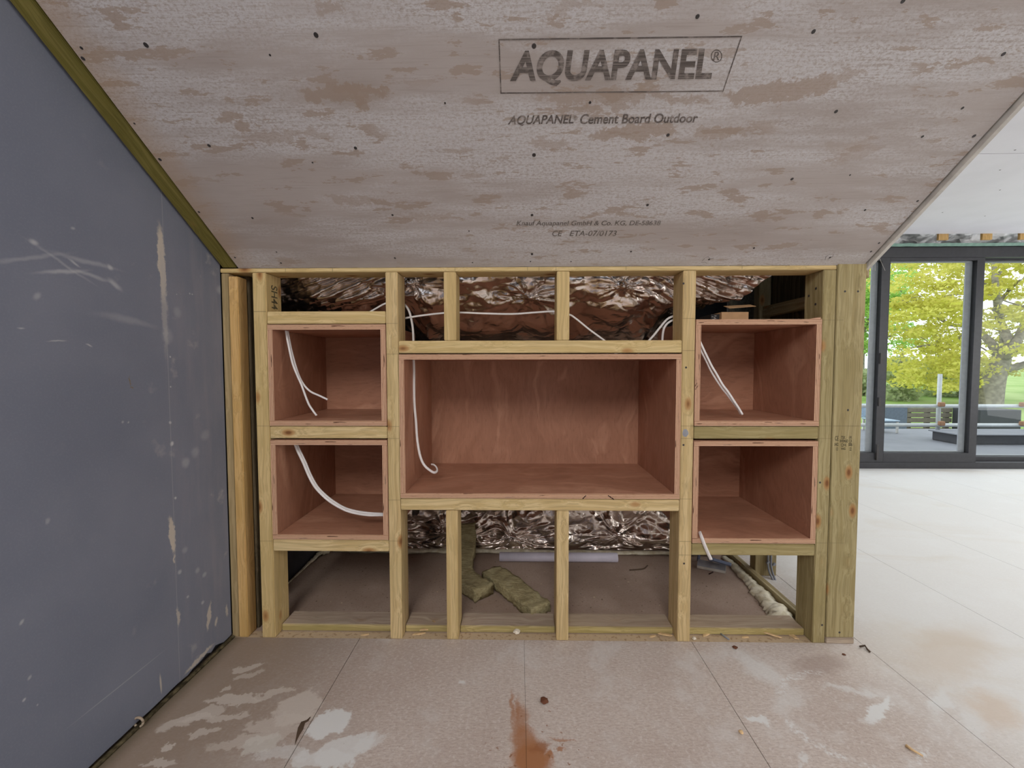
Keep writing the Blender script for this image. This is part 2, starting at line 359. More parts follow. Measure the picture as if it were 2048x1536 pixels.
M['white'] = flat('white_plasterboard', (.82, .81, .86), .8, .2, var=.03, scale=3)
M['plain'] = flat('plain_wall', (.62, .60, .57), .85, .2, var=.03, scale=3)
M['black'] = flat('dark_membrane', (.035, .035, .04), .6, .3, var=.4, scale=8)
M['screw'] = flat('dark_screw', (.045, .04, .04), .5, .5)
M['pencil'] = flat('pencil', (.20, .165, .09), .9, .1)
M['marker'] = flat('marker', (.03, .015, .012), .7, .1)
M['cable'] = flat('white_cable', (.78, .75, .74), .45, .4, var=.04)
M['greycable'] = flat('grey_cable', (.27, .29, .33), .5, .4)
M['tube'] = flat('white_tube', (.66, .63, .74), .45, .4, var=.03)
M['frame'] = flat('anthracite_frame', (.034, .034, .039), .42, .5, var=.1)
M['framelight'] = flat('silver_grey_reveal', (.30, .31, .35), .4, .5, var=.06)
M['card'] = flat('cardboard', (.46, .29, .155), .8, .2, var=.06)
M['cardblack'] = flat('black_print', (.02, .02, .022), .6, .3)
M['pbedge'] = flat('white_gypsum_edge', (.62, .60, .56), .8, .2)
M['pbgrey'] = flat('grey_board_face', (.30, .31, .34), .7, .2)
M['pbblue'] = flat('blue_board_face', (.20, .24, .36), .7, .2)
M['chip'] = flat('wood_chip', (.66, .47, .26), .8, .2, var=.25)
M['crumb'] = flat('pale_crumb', (.68, .62, .52), .8, .2, var=.2)
M['darkbit'] = flat('dark_bit', (.09, .06, .04), .8, .2)
M['clay'] = flat('brown_clay', (.14, .055, .03), .8, .2)
def foam():
    s = N('spray_foam'); v = s.coord(); n = s.noise(v, 28, 4, .6)
    c = s.mix(s.mr(n, .3, .65), (.50, .44, .30), (.72, .68, .55)); s.bump(n, .4, .004)
    return s.fin(c, .7, .3)
M['foam'] = foam()
def wool():
    s = N('mineral_wool'); v = s.coord(); n = s.noise(s.map(v, (25, 120, 160)), 1, 5, .7); b = s.noise(v, 14, 3)
    c = s.mix(s.mr(n, .35, .65), (.27, .225, .115), (.46, .40, .23)); c = s.mix(s.mr(b, .45, .7, 0, .5), c, (.50, .45, .27))
    s.bump(n, .9, .006)
    return s.fin(c, .95, .1)
M['wool'] = wool()
def foil(name, tone):
    s = N(name); v = s.coord()
    def ridge(sc_, d, dist):
        n = s.noise(s.map(v, sc_), 1, d, .55, dist)
        return s.math('ABSOLUTE', s.math('SUBTRACT', n, .5))
    def vo(sc_, warp):
        x = s.n('ShaderNodeTexVoronoi', feature='F1'); s.l(s.vm('ADD', v, s.vm('SCALE', s.noise(v, sc_*.6, 2, col=True), sc=warp)), x.inputs['Vector']); x.inputs['Scale'].default_value = sc_
        return x.outputs['Distance']
    h = s.math('ADD', s.math('MULTIPLY', vo(13, .08), .8), s.math('ADD', s.math('MULTIPLY', vo(34, .03), .16), s.math('MULTIPLY', ridge((5, 5, 6), 2, 1.2), .7)))
    s.bump(h, .55, .03)
    n = s.noise(v, 3, 3)
    c = s.mix(s.mr(n, .4, .6), tone, tuple(x*.85 for x in tone))
    return s.fin(c, .26 if tone[0] < .9 else .6, .5, 1.)
M['foil'] = foil('reflective_foil', (.86, .76, .70)); M['foil_silver'] = foil('silver_foil', (.95, .95, .97))
def glassmat(name, tint, gl):
    m = bpy.data.materials.new(name); m.use_nodes = True; t = m.node_tree; t.nodes.clear()
    o = t.nodes.new('ShaderNodeOutputMaterial'); mx = t.nodes.new('ShaderNodeMixShader'); tr = t.nodes.new('ShaderNodeBsdfTransparent')
    g = t.nodes.new('ShaderNodeBsdfGlossy'); g.inputs['Roughness'].default_value = .02; tr.inputs[0].default_value = (*tint, 1)
    fr = t.nodes.new('ShaderNodeFresnel'); fr.inputs[0].default_value = gl
    ge = t.nodes.new('ShaderNodeNewGeometry'); mu = t.nodes.new('ShaderNodeMath'); mu.operation = 'MULTIPLY'; iv = t.nodes.new('ShaderNodeMath'); iv.operation = 'SUBTRACT'; iv.inputs[0].default_value = 1
    t.links.new(ge.outputs['Backfacing'], iv.inputs[1]); t.links.new(fr.outputs[0], mu.inputs[0]); t.links.new(iv.outputs[0], mu.inputs[1])
    t.links.new(mu.outputs[0], mx.inputs[0]); t.links.new(tr.outputs[0], mx.inputs[1]); t.links.new(g.outputs[0], mx.inputs[2]); t.links.new(mx.outputs[0], o.inputs[0])
    return m
M['glass'] = glassmat('door_glass', (.97, .985, .97), 1.35)

# ------------------------------------------------------------------ mesh helpers
def link(name, me, mats, parent=None):
    o = bpy.data.objects.new(name, me); C.objects.link(o)
    for m in (mats if isinstance(mats, (list, tuple)) else [mats]): me.materials.append(m)
    if parent: o.parent = parent
    return o
def obj(name, verts, faces, mats, parent=None, smooth=False, midx=None):
    me = bpy.data.meshes.new(name); me.from_pydata([tuple(v) for v in verts], [], faces); me.update()
    if smooth:
        for p in me.polygons: p.use_smooth = True
    o = link(name, me, mats, parent)
    if midx:
        for p, i in zip(me.polygons, midx): p.material_index = i
    return o
def tag(o, label, cat, group=None, kind=None):
    if label: o['label'] = label
    if cat: o['category'] = cat
    if group: o['group'] = group
    if kind: o['kind'] = kind
    return o
def struct(o): o['kind'] = 'structure'; return o
def empty(name, loc, label, cat, group=None):
    o = bpy.data.objects.new(name, None); C.objects.link(o); o.location = loc; o.empty_display_size = .05
    return tag(o, label, cat, group)
CUBE = [(0, 1, 3, 2), (4, 6, 7, 5), (0, 4, 5, 1), (2, 3, 7, 6), (0, 2, 6, 4), (1, 5, 7, 3)]
def cubev(x0, x1, y0, y1, z0, z1): return [(x, y, z) for x in (x0, x1) for y in (y0, y1) for z in (z0, z1)]
def boxes(name, lst, mats, parent=None, midx=None):       # boxes in world coords joined into one mesh (one thing)
    V = []; Fc = []; mi = []
    for k, b in enumerate(lst):
        n = len(V); V += cubev(*b); Fc += [tuple(n+i for i in f) for f in CUBE]; mi += [midx[k] if midx else 0]*6
    return obj(name, V, Fc, mats, parent, midx=mi)
def cbox(name, x0, x1, y0, y1, z0, z1, mat, parent=None, bev=.0012, world=True):
    c = Vector(((x0+x1)/2, (y0+y1)/2, (z0+z1)/2))
    bm = bmesh.new(); bmesh.ops.create_cube(bm, size=1)
    for v in bm.verts: v.co = Vector((v.co.x*(x1-x0), v.co.y*(y1-y0), v.co.z*(z1-z0)))
    if bev: bmesh.ops.bevel(bm, geom=bm.edges[:], offset=bev, segments=1, affect='EDGES', clamp_overlap=True)
    me = bpy.data.meshes.new(name); bm.to_mesh(me); bm.free()
    o = link(name, me, mat, parent); o.location = c if not parent else c-parent.matrix_world.translation if parent.type == 'EMPTY' else c
    return o
def timber(name, x0, x1, y0, y1, z0, z1, mat, label, cat='timber', group=None, bev=.002, parent=None, lean=None):
    dx, dy, dz = x1-x0, y1-y0, z1-z0; L = max(dx, dy, dz)
    if L == dx: dims = (dx, dy, dz); R = Matrix.Identity(3)
    elif L == dz: dims = (dz, dy, dx); R = Matrix(((0, 0, -1), (0, 1, 0), (1, 0, 0)))
    else: dims = (dy, dx, dz); R = Matrix(((0, -1, 0), (1, 0, 0), (0, 0, 1)))
    bm = bmesh.new(); bmesh.ops.create_cube(bm, size=1)
    for v in bm.verts: v.co = Vector((v.co.x*dims[0], v.co.y*dims[1], v.co.z*dims[2]))
    bmesh.ops.bevel(bm, geom=bm.edges[:], offset=bev, segments=2, affect='EDGES')
    me = bpy.data.meshes.new(name); bm.to_mesh(me); bm.free()
    o = link(name, me, mat, parent)
    o.matrix_world = Matrix.Translation(((x0+x1)/2, (y0+y1)/2, (z0+z1)/2)) @ R.to_4x4()
    if label: tag(o, label, cat, group)
    return o
def child(o, par):
    """keep world place, hang under par"""
    bpy.context.view_layer.update()
    mw = o.matrix_world.copy(); o.parent = par; o.matrix_parent_inverse = par.matrix_world.inverted(); o.matrix_world = mw
    return o
def disc(name, c, nrm, r, mat, h=.001, seg=10, squash=1.):
    nrm = Vector(nrm).normalized(); a = nrm.orthogonal().normalized(); b = nrm.cross(a)
    V = []; 
    for k in range(seg):
        t = 2*PI*k/seg; V.append(a*math.cos(t)*r+b*math.sin(t)*r*squash+nrm*h)
    for k in range(seg):
        t = 2*PI*k/seg; V.append(a*math.cos(t)*r*1.15+b*math.sin(t)*r*1.15*squash)
    Fc = [tuple(range(seg))]+[(k, seg+k, seg+(k+1) % seg, (k+1) % seg) for k in range(seg)]
    o = obj(name, V, Fc, mat); o.location = c
    return o
def catmull(pts, n=8):
    pts = [Vector(p) for p in pts]; q = [pts[0]*2-pts[1]]+pts+[pts[-1]*2-pts[-2]]; out = []
    for i in range(1, len(q)-2):
        for k in range(n):
            t = k/n; a, b, c, d = q[i-1], q[i], q[i+1], q[i+2]
            out.append(.5*((2*b)+(c-a)*t+(2*a-5*b+4*c-d)*t*t+(3*b-a-3*c+d)*t**3))
    out.append(pts[-1]); return out
def tube(name, pts, rad, mat, parent=None, seg=8, flatx=1., radf=None, smooth=True, raw=False):
    pts = [Vector(p) for p in pts]; V = []; Fc = []; prev = None
    for i, p in enumerate(pts):
        d = (pts[min(i+1, len(pts)-1)]-pts[max(i-1, 0)]).normalized()
        if prev is None: u = d.orthogonal().normalized()
        else: u = (prev-d*prev.dot(d)); u = u.normalized() if u.length > 1e-6 else d.orthogonal().normalized()
        prev = u; w_ = d.cross(u); r = rad if radf is None else radf(i/(len(pts)-1))
        for k in range(seg):
            t = 2*PI*k/seg; V.append(p+u*math.cos(t)*r*flatx+w_*math.sin(t)*r)
    for i in range(len(pts)-1):
        for k in range(seg): a = i*seg+k; b = i*seg+(k+1) % seg; Fc.append((a, b, b+seg, a+seg))
    Fc.append(tuple(range(seg))[::-1]); Fc.append(tuple((len(pts)-1)*seg+k for k in range(seg)))
    if raw: return V, Fc
    return obj(name, V, Fc, mat, parent, smooth)

s_ = 1.107
# ------------------------------------------------------------------ setting: floor, walls, ceilings
seams = [-1.058, -.577, .018, .616, 1.213, 1.82, 2.43, 3.06, 3.66, 4.27, 4.9, 5.6, 6.3]
fl = []
g = .0009
for i in range(len(seams)-1):
    a, b = seams[i]+(g if i != 2 else .0004), seams[i+1]-(g if i != 1 else .0004)
    if b < .65: fl.append((a, b, -4.4, 0, -.018, 0))
    elif a < .7: fl.append((a, b, -4.4, 0, -.018, 0))
    elif a < 1.25 and b < 1.9 and a > 1.2: fl.append((a, b, -4.4, .9, -.018, 0)); fl.append((a, b, .902, 2.6, -.018, 0))
    else: fl.append((a, b, -4.4, .03+.0*i, -.018, 0)); fl.append((a, b, .0325, 2.43, -.018, 0)); fl.append((a, b, 2.4325, 2.6, -.018, 0))
mi = [0]*len(fl)
fl[0] = (-1.058, -.577-g, -4.4, 0, -.018, 0)
fl.append((-1.10, 1.10, .001, .95, -.018, -.0005)); mi.append(1)
fl.append((1.10, 1.212, .001, .95, -.018, -.0005)); mi.append(0)
fl.append((-1.2, 6.4, -4.4, 2.6, -.06, -.018)); mi.append(2)
# the strip of board in front of the corner post stops at the frame
fl = [(b if not (abs(b[0]-(.616+g)) < 1e-4) else b) for b in fl]
fixed = []; fm = []
for b, m in zip(fl, mi):
    if abs(b[0]-(.616+g)) < 1e-4 and b[2] < 0 and m == 0: b = (b[0], b[1], -4.4, 0, b[4], b[5])
    elif abs(b[0]-(.616+g)) < 1e-4 and m == 0: continue
    fixed.append(b); fm.append(m)
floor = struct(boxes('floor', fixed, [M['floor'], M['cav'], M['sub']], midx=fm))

def ragged_wall():
    """board on the left: lower edge and framing-side edge are roughly cut"""
    V = []; ys = [-4.4, -3, -2, -1.5]+[-1.2+i*.02 for i in range(60)]+[0.]
    Fc = []
    def top(y): return min(Z0-y*math.tan(TH)+.02, 3.86)
    for y in ys:
        jag = .012+.006*mnoise.noise(Vector((y*14, 0, 0)))+(.012 if -.22 < y < -.05 else 0)*abs(mnoise.noise(Vector((y*30, 3, 0))))*2
        for x in (-1.046, -1.0585):
            V.append((x, y, jag)); V.append((x, y, top(y)))
    for i in range(len(ys)-1):
        a = i*4; b = a+4
        Fc += [(a, b, b+1, a+1), (a+2, a+3, b+3, b+2), (a, a+2, b+2, b), (a+1, b+1, b+3, a+3)]
    e = (len(ys)-1)*4; Fc += [(0, 1, 3, 2), (e, e+2, e+3, e+1)]
    return obj('wall_left', V, Fc, M['wall'])
struct(ragged_wall())
struct(boxes('wall_left_backing', [(-1.2, -1.0595, -4.5, 1.0, -.018, 4.0)], M['black']))
# enclosing room behind the viewpoint and to the right
struct(boxes('wall_rear', [(-1.2, 6.5, -4.55, -4.42, -.02, 4.0)], M['plain']))
struct(boxes('wall_right', [(6.3, 6.42, -4.42, 2.7, -.02, 4.0)], M['plain']))
struct(boxes('wall_back', [(.9, 2.49, 2.5, 2.62, -.02, 2.6)], M['plain']))
struct(boxes('wall_bay', [(1.145, 1.205, .97, 2.5, -.01, 2.6)], M['plain']))
cy0 = 2.42
struct(boxes('ceiling', [(1.215, 6.4, .981, cy0, 2.172, 2.185), (1.215, 6.4, -1.26, .976, 2.172, 2.185)], M['white']))
struct(boxes('wall_ceiling_void', [(1.2, 6.4, 2.66, 2.72, 2.08, 2.75), (-1.2, 6.4, -1.5, 2.7, 2.7, 2.75)], M['black']))
# roof void behind the slope (keeps daylight out of the cavity)
struct(boxes('wall_knee', [(-1.2, 1.14, .86, .95, -.018, 2.6)], M['black']))
V = [(-1.2, -1.255, Z0+1.255*math.tan(TH)), (6.4, -1.255, Z0+1.255*math.tan(TH)), (6.4, -3.7, Z0+3.7*math.tan(TH)), (-1.2, -3.7, Z0+3.7*math.tan(TH)), (6.4, -4.5, 3.85), (-1.2, -4.5, 3.85)]
V += [(x, y, z+.02) for x, y, z in V]
struct(obj('ceiling', V, [(3, 2, 1, 0), (5, 4, 2, 3), (6, 7, 8, 9), (9, 8, 10, 11)], M['white']))
cheekx = 1.205
V = [(cheekx, y, z) for (y, z) in [(.10, .36), (.97, .36), (.97, 2.6), (-.2, 2.6), (-.2, 1.5), (.10, 1.33)]]
V += [(x+.012, y, z) for x, y, z in V]
n = 6
Fc = [tuple(range(n))[::-1], tuple(range(n, 2*n))]+[(i, (i+1) % n, n+(i+1) % n, n+i) for i in range(n)]
struct(obj('wall_cheek_light_block', V, Fc, M['darkwood']))  # invented cheek sheathing, added to keep the upper cavity dark
for k, (px, py) in enumerate([(1776, 400), (1845, 372), (1885, 425), (1970, 432), (2000, 340), (2000, 380), (1865, 340), (1755, 440), (2030, 300)]):
    p = P(px, py, 2, 2.172)
    o = disc('screw', p-Vector((0, 0, .0)), (0, 0, -1), .004, M['screw']); child(o, bpy.data.objects['ceiling'])

# ------------------------------------------------------------------ sloping board
MS = Matrix(((1, 0, 0), (0, -math.cos(TH), -math.sin(TH)), (0, math.sin(TH), -math.cos(TH)))).to_4x4()
MS.translation = (0, 0, Z0)
xl, xr = -.981, 1.178
V = []; Fc = []; nx, topv = 120, 1.50
def lowv(x):
    j = .0015*mnoise.noise(Vector((x*30, 1, 0)))
    if x > .94: j += -.004
    return -.002+j+(.0 if x < .94 else -.008)
for i in range(nx+1):
    x = xl+(xr-xl)*i/nx; lo = lowv(x)
    V += [(x, lo, 0), (x, topv, 0), (x, lo, -.0125), (x, topv, -.0125)]
for i in range(nx):
    a = i*4; b = a+4
    Fc += [(a, b, b+1, a+1), (a+2, a+3, b+3, b+2), (a, a+2, b+2, b), (a+1, b+1, b+3, a+3)]
Fc += [(0, 1, 3, 2), (nx*4, nx*4+2, nx*4+3, nx*4+1)]
board = obj('cement_board', V, Fc, M['aqua']); board.matrix_world = MS
tag(board, 'large sloping pale cement board above the timber frame, printed with grey lettering', 'board')

def text_obj(name, body, w_box, mat, shear=0., offset=0., ext=.00012, spacing=1., size=1.):
    """text as mesh in its own XY plane, scaled to box (w,h) from the lower-left corner"""
    cu = bpy.data.curves.new(name, 'FONT'); cu.body = body; cu.shear = shear; cu.offset = offset; cu.extrude = 0; cu.space_character = spacing
    cu.resolution_u = 6
    t = bpy.data.objects.new(name, cu); C.objects.link(t); bpy.context.view_layer.update()
    dg = bpy.context.evaluated_depsgraph_get(); me = bpy.data.meshes.new_from_object(t.evaluated_get(dg))
    bpy.data.objects.remove(t)
    xs = [v.co.x for v in me.vertices]; ys = [v.co.y for v in me.vertices]
    x0, x1, y0, y1 = min(xs), max(xs), min(ys), max(ys)
    for v in me.vertices: v.co = Vector(((v.co.x-x0)/(x1-x0)*w_box[0], (v.co.y-y0)/(y1-y0)*w_box[1], 0))
    me.materials.clear()
    return link(name, me, mat)
def on_board(name, body, tl, tr, bl, br, mat, lift=.0006, **k):
    q = [S(*p) for p in (bl, br, tr, tl)]
    o = text_obj(name, body, (1, 1), mat, **k)
    for v in o.data.vertices:
        u_, w_ = v.co.x, v.co.y
        a = Vector(q[0])*(1-u_)*(1-w_)+Vector(q[1])*u_*(1-w_)+Vector(q[2])*u_*w_+Vector(q[3])*(1-u_)*w_
        v.co = Vector((a.x, a.y, lift))
    o.parent = board
    return o
on_board('printed_lettering', 'AQUAPANEL', (1020, 101), (1424, 96), (1020, 173), (1424, 168), M['ink'], shear=.17, offset=.030)
on_board('printed_lettering', 'R', (1427, 104), (1439, 103), (1426, 121), (1438, 120), M['ink'], shear=.17)
on_board('printed_lettering', 'AQUAPANEL', (1018, 231), (1148, 229), (1015, 252), (1147, 250), M['ink'], shear=.17, offset=.02)
on_board('printed_lettering', 'R', (1148, 232), (1152, 232), (1148, 238), (1152, 238), M['ink_faint'], shear=.1)
on_board('printed_lettering', 'Cement Board Outdoor', (1161, 228), (1397, 226), (1160, 248), (1395, 245), M['ink'], shear=.17, offset=.02)
on_board('printed_lettering', 'Knauf Aquapanel GmbH & Co. KG, DE-58638', (1033, 441), (1322, 441), (1033, 454), (1321, 453), M['ink_faint'], shear=.2, offset=.012)
on_board('printed_lettering', 'CE', (1105, 461), (1125, 461), (1104, 472), (1124, 472), M['ink_faint'], shear=.2, offset=.012)
on_board('printed_lettering', 'ETA-07/0173', (1140, 461), (1234, 461), (1139, 472), (1233, 472), M['ink_faint'], shear=.2, offset=.012)
def outline(pts, wd, mat, closed=True, name='printed_border'):
    q = [Vector(S(*p)) for p in pts]; V = []; Fc = []; n = len(q)
    for i in range(n if closed else n-1):
        a, b = q[i], q[(i+1) % n]; d = (b-a).normalized(); m = Vector((-d.y, d.x))*wd/2; a = a-d*wd/2; b = b+d*wd/2
        k = len(V); V += [(*(a-m), .0005), (*(b-m), .0005), (*(b+m), .0005), (*(a+m), .0005)]; Fc.append((k, k+1, k+2, k+3))
    return obj(name, V, Fc, mat, board)
outline([(998, 79), (1483, 73), (1446, 182), (1002, 186)], .0026, M['ink'])
outline([(1433+10.5*math.cos(t*PI/9)+0*t, 112-12*math.sin(t*PI/9)) for t in range(18)], .0016, M['ink'])
outline([(1150+4*math.cos(t*PI/6), 235-4.4*math.sin(t*PI/6)) for t in range(12)], .0006, M['ink_faint'])
for (px, py, r) in [(292, 90, 5), (632, 70, 5), (166, 117, 4), (163, 96, 3), (320, 319, 4), (418, 291, 4), (711, 296, 4), (398, 424, 3), (505, 436, 3), (269, 247, 2), (470, 515, 3), (562, 526, 3),
                    (1068, 92, 5), (1395, 33, 4), (1180, 205, 3), (1336, 270, 4), (1068, 310, 5), (1672, 223, 4), (1584, 358, 4), (1627, 63, 4), (1806, 2, 4), (2007, 108, 4), (1925, 216, 3), (1295, 410, 4),
                    (1064, 430, 4), (1064, 508, 4), (1061, 523, 2), (1262, 503, 3), (1142, 523, 2), (785, 430, 3), (790, 516, 3), (945, 525, 2), (1845, 273, 3), (1948, 272, 4), (1835, 402, 3), (1730, 420, 3),
                    (1508, 496, 3), (1418, 519, 3), (1660, 515, 3), (1742, 503, 3), (1758, 486, 3), (553, 504, 2), (625, 325, 2), (540, 110, 2), (890, 206, 2), (938, 462, 2), (1700, 350, 2)]:
    x, v = S(px, py); o = disc('screw', (x, v, .0003), (0, 0, 1), .0008*r+.0005, M['screw'], .0005); o.parent = board

for pts in ([(1404, 522), (1410, 516), (1416, 513), (1420, 517), (1428, 516)], [(1402, 525), (1409, 524), (1414, 526)], [(1650, 520), (1652, 513), (1660, 508)], [(1655, 518), (1664, 514), (1668, 508)]):
    outline(pts, .0009, M['screw'], False, 'hairline_crack')
gb = timber('timber_batten', -1.0455, -.9805, 0, .05, 0, 1.52, M['green'], None)
gb.matrix_world = MS @ Matrix.Translation((-1.0135, .757, -.035)) @ Matrix(((0, -1, 0, 0), (1, 0, 0, 0), (0, 0, 1, 0), (0, 0, 0, 1)))
# resize: local X is length 1.52, Y .05, Z .065
tag(gb, 'green treated batten running up the slope between blue wall and pale cement board', 'batten')
# plasterboard edge and cut filler strip on the right flank of the slope
rb = cbox('plasterboard_strip', xr+.007, xr+.0195, -.03, 1.50, -.022, .012, M['pbedge'], bev=.001)
rb.matrix_world = MS @ Matrix.Translation(rb.location)
tag(rb, 'thin white plasterboard edge running along the right side of the sloping cement board', 'plasterboard')
timber('timber_block', 1.1865, 1.2005, .004, .085, 1.285, 1.318, M['old'], 'small reddish timber block under the right end of the sloping board', 'timber')
rf = empty('fibre_strands', (1.2, .01, 1.31), 'few loose white fibre strands hanging from the right lower corner of the slope', 'fibres')
for k in range(6):
    vv = .006+k*.008; a = MS @ Vector((xr+.012, vv, -.004)); e = a+Vector((random.uniform(-.012, .02), random.uniform(-.01, .01), -random.uniform(.03, .065)))
    t = tube('strand', catmull([a, (a+e)/2+Vector((random.uniform(-.006, .006), 0, .004)), e], 5), .0004, M['pbedge'], seg=4); child(t, rf)

# ------------------------------------------------------------------ timber frame
TD = .093
zt = 1.3115          # underside of top plate
def xz(a, b): return a*s_+.0006, b*s_-.0006
def stud(a, b, z0, z1, mat, label, y0=0., y1=TD, cat='stud', name='timber_stud', group=None):
    x0, x1 = xz(a, b); return timber(name, x0, x1, y0, y1, z0, z1, mat, label, cat, group)
tp = timber('top_plate', -1.045, .9805*s_-.001, -.001, TD, zt+.0008, 1.3265, M['nog'], 'long horizontal top plate of the frame directly under the cement board', 'timber')
p1 = stud(-.843, -.799, 0, zt, M['stud'], 'full height pine stud at the left of the two small plywood boxes')
p2 = stud(-.4205, -.381, 0, zt, M['stud'], 'full height pine stud between the left small boxes and the wide centre box')
p3 = stud(.510, .551, 0, zt, M['stud'], 'full height pine stud between the wide centre box and right small boxes, with filler spot')
p4 = stud(.9405, .981, 0, zt-.0, M['post'], 'full height greenish stud touching the wide end post, at the right of the small boxes', y1=TD)
p5 = timber('timber_post', .981*s_+.001, 1.0705*s_, -.002, .046, .022, 1.335, M['post'], 'wide greenish end post at the open right end of the frame, with stamped markings', 'post')
pb = timber('timber_packer', .981*s_+.001, 1.0705*s_, -.004, .046, 0, .0215, M['platetop'], 'flat dusty packer block under the foot of the wide end post', 'packer')
c1 = stud(-.2365, -.1975, .970*s_, zt, M['stud'], 'short upright above the centre box, left of the two', cat='stud')
c2 = stud(.118, .1585, .970*s_, zt, M['stud'], 'short upright above the centre box, right of the two', cat='stud')
c3 = stud(-.2355, -.197, 0, .426*s_, M['stud'], 'lower short stud under the centre box, left one with knot near its foot')
c4 = stud(.120, .160, 0, .426*s_, M['stud'], 'lower short stud under the centre box, right one beside the white tube')
def nog(a, b, z0, z1, label, mat='nog', y0=0., y1=TD):
    x0, x1 = xz(a, b); return timber('timber_noggin', x0, x1, y0, y1, z0*s_+.0006, z1*s_-.0006, M[mat], label, 'noggin')
nog(-.799, -.4205, 1.0235, 1.0635, 'short horizontal noggin above the upper left plywood box')
nog(-.799, -.4205, .6580, .6975, 'short horizontal noggin between the two left plywood boxes')
nog(-.799, -.4205, .2895, .3275, 'short horizontal noggin carrying the lower left plywood box')
nog(-.381, .510, .9300, .970, 'long horizontal noggin above the wide centre box')
nog(-.381, .510, .4265, .4645, 'long horizontal noggin carrying the wide centre box')
nog(.551, .9405, .6590, .6985, 'short horizontal noggin between the two right plywood boxes', 'post')
nog(.551, .9405, .2845, .3225, 'short horizontal noggin carrying the lower right plywood box', 'post')
# sole plates, set back between the studs
for a, b, lb in [(-.799, -.4205, 'first dusty sole plate length from the left, lying on the floor in the left bay'), (-.381, -.2355, 'short dusty sole plate length between second full stud and left lower short stud'),
                 (-.197, .120, 'dusty sole plate length between the two lower short studs, mineral wool behind it'), (.160, .510, 'dusty sole plate length right of the lower right short stud'),
                 (.551, .9405, 'dusty sole plate length in the right bay under the lower right box')]:
    x0, x1 = xz(a, b)
    o = timber('sole_plate', x0+.0005, x1-.0005, .040, .122, 0.0005, .026, M['plate'], lb, 'timber')
    o.data.materials.append(M['platetop'])
    for f in o.data.polygons:
        if f.normal.z > .9: f.material_index = 1
# left end framing against the wall
timber('timber_batten', -1.045, -1.0185, .003, .05, 0.0005, zt, M['old'], 'weathered batten fixed upright against the corner of the blue wall', 'batten')
timber('timber_stud', -1.0175, -.985, .0, .050, 0.0005, zt-.012, M['orange'], 'orange toned upright stud beside the blue wall, leftmost sound stud', 'stud')
timber('timber_stud', -1.045, -.978, .054, .150, 0.0005, zt-.002, M['darkwood'], 'dark shadowed stud set back behind the orange toned stud', 'stud')
# cheek framing at the right
timber('timber_post', 1.105, 1.204, .472, .517, 0.0005, .92, M['dull'], 'short wide post further back on the right with two grey cables clipped to it', 'post')
timber('timber_batten', 1.074, 1.103, .105, .72, 0.0005, .030, M['dull'], 'low floor batten running back from the right end post beside the foam', 'batten')
timber('timber_brace', 1.098, 1.136, .098, .452, 1.205, 1.250, M['dull'], 'level timber running back through the dark opening above the upper right box', 'brace')
timber('timber_stud', 1.085, 1.137, .455, .50, .93, 1.62, M['dull'], 'upright timber at the back of the dark opening above the upper right box', 'stud')
timber('timber_board', 1.142, 1.16, .098, .27, 1.0, 1.62, M['darkwood'], 'dark upright board on the right side of the dark opening, nearest the front', 'board')
timber('timber_board', 1.142, 1.16, .275, .452, 1.0, 1.62, M['darkwood'], 'dark upright board on the right side of the dark opening, further back', 'board')

# pencil marks, marks and screw heads on the studs
def pline(par, x0, x1, px, py, y=-.0006):
    z = P(px, py, 1, y).z; x0 = x0*s_+.001; x1 = x1*s_-.001
    o = obj('pencil_line', [(x0, y, z-.0005), (x1, y, z-.0005), (x1, y, z+.0005), (x0, y, z+.0005)], [(0, 1, 2, 3)], M['pencil']); return child(o, par)
for y in (623, 852, 1082): pline(p1, -.843, -.799, 518, y)
for y in (647, 708, 853, 877, 1082, 1000): pline(p2, -.4205, -.381, 785, y)
for y in (637, 701, 852, 877, 998, 1083, 1110): pline(p3, .510, .551, 1372, y)
for y in (640, 852, 877, 1086): pline(p4, .9405, .981, 1655, y)
for y, q in ((640, 1.005), (852, 1.066), (1086, 1.03)): pline(p5, .983, q, 1685, y, -.0026)
for x in (571, 665, 910, 1055, 1078, 1112, 1252, 1484):
    a = P(x, 541, 1, -.0016); o = obj('pencil_line', [(a.x-.0006, -.0016, 1.314), (a.x+.0006, -.0016, 1.314), (a.x+.0006, -.0016, 1.325), (a.x-.0006, -.0016, 1.325)], [(0, 1, 2, 3)], M['pencil']); child(o, tp)
def ragdisc(name, c, r1, r2, y, mat, par):
    c = P(*c, 1, y); V = []
    for k in range(18):
        t = 2*PI*k/18; rr = 1+.25*mnoise.noise(Vector((math.cos(t)*1.4, math.sin(t)*1.4, c.x*9)))
        V.append((c.x+math.cos(t)*r1*rr, y, c.z+math.sin(t)*r2*rr))
    o = obj(name, V, [tuple(range(18))], mat); return child(o, par)
ragdisc('filler_spot', (1371, 866), .011, .013, -.0006, M['pbgrey'], p3)
for (px, py, par) in [(1367, 567, p3), (1372, 735, p3), (1367, 890, p3), (1368, 1127, p3), (1640, 965, p4), (1644, 1250, p4), (1678, 1264, p5), (1689, 583, p5), (1715, 583, p5), (1695, 820, p5)]:
    p = P(px, py, 1, 0); o = disc('screw', (p.x, -.0004 if par is not p5 else -.0024, p.z), (0, -1, 0), .0032, M['screw'], .0006); child(o, par)
for (z, y) in [(1.255, .035), (1.235, .07), (1.20, .035)]:
    o = disc('screw', (.9405*s_+.0002, y, z), (-1, 0, 0), .004, M['screw'], .0006); child(o, p4)
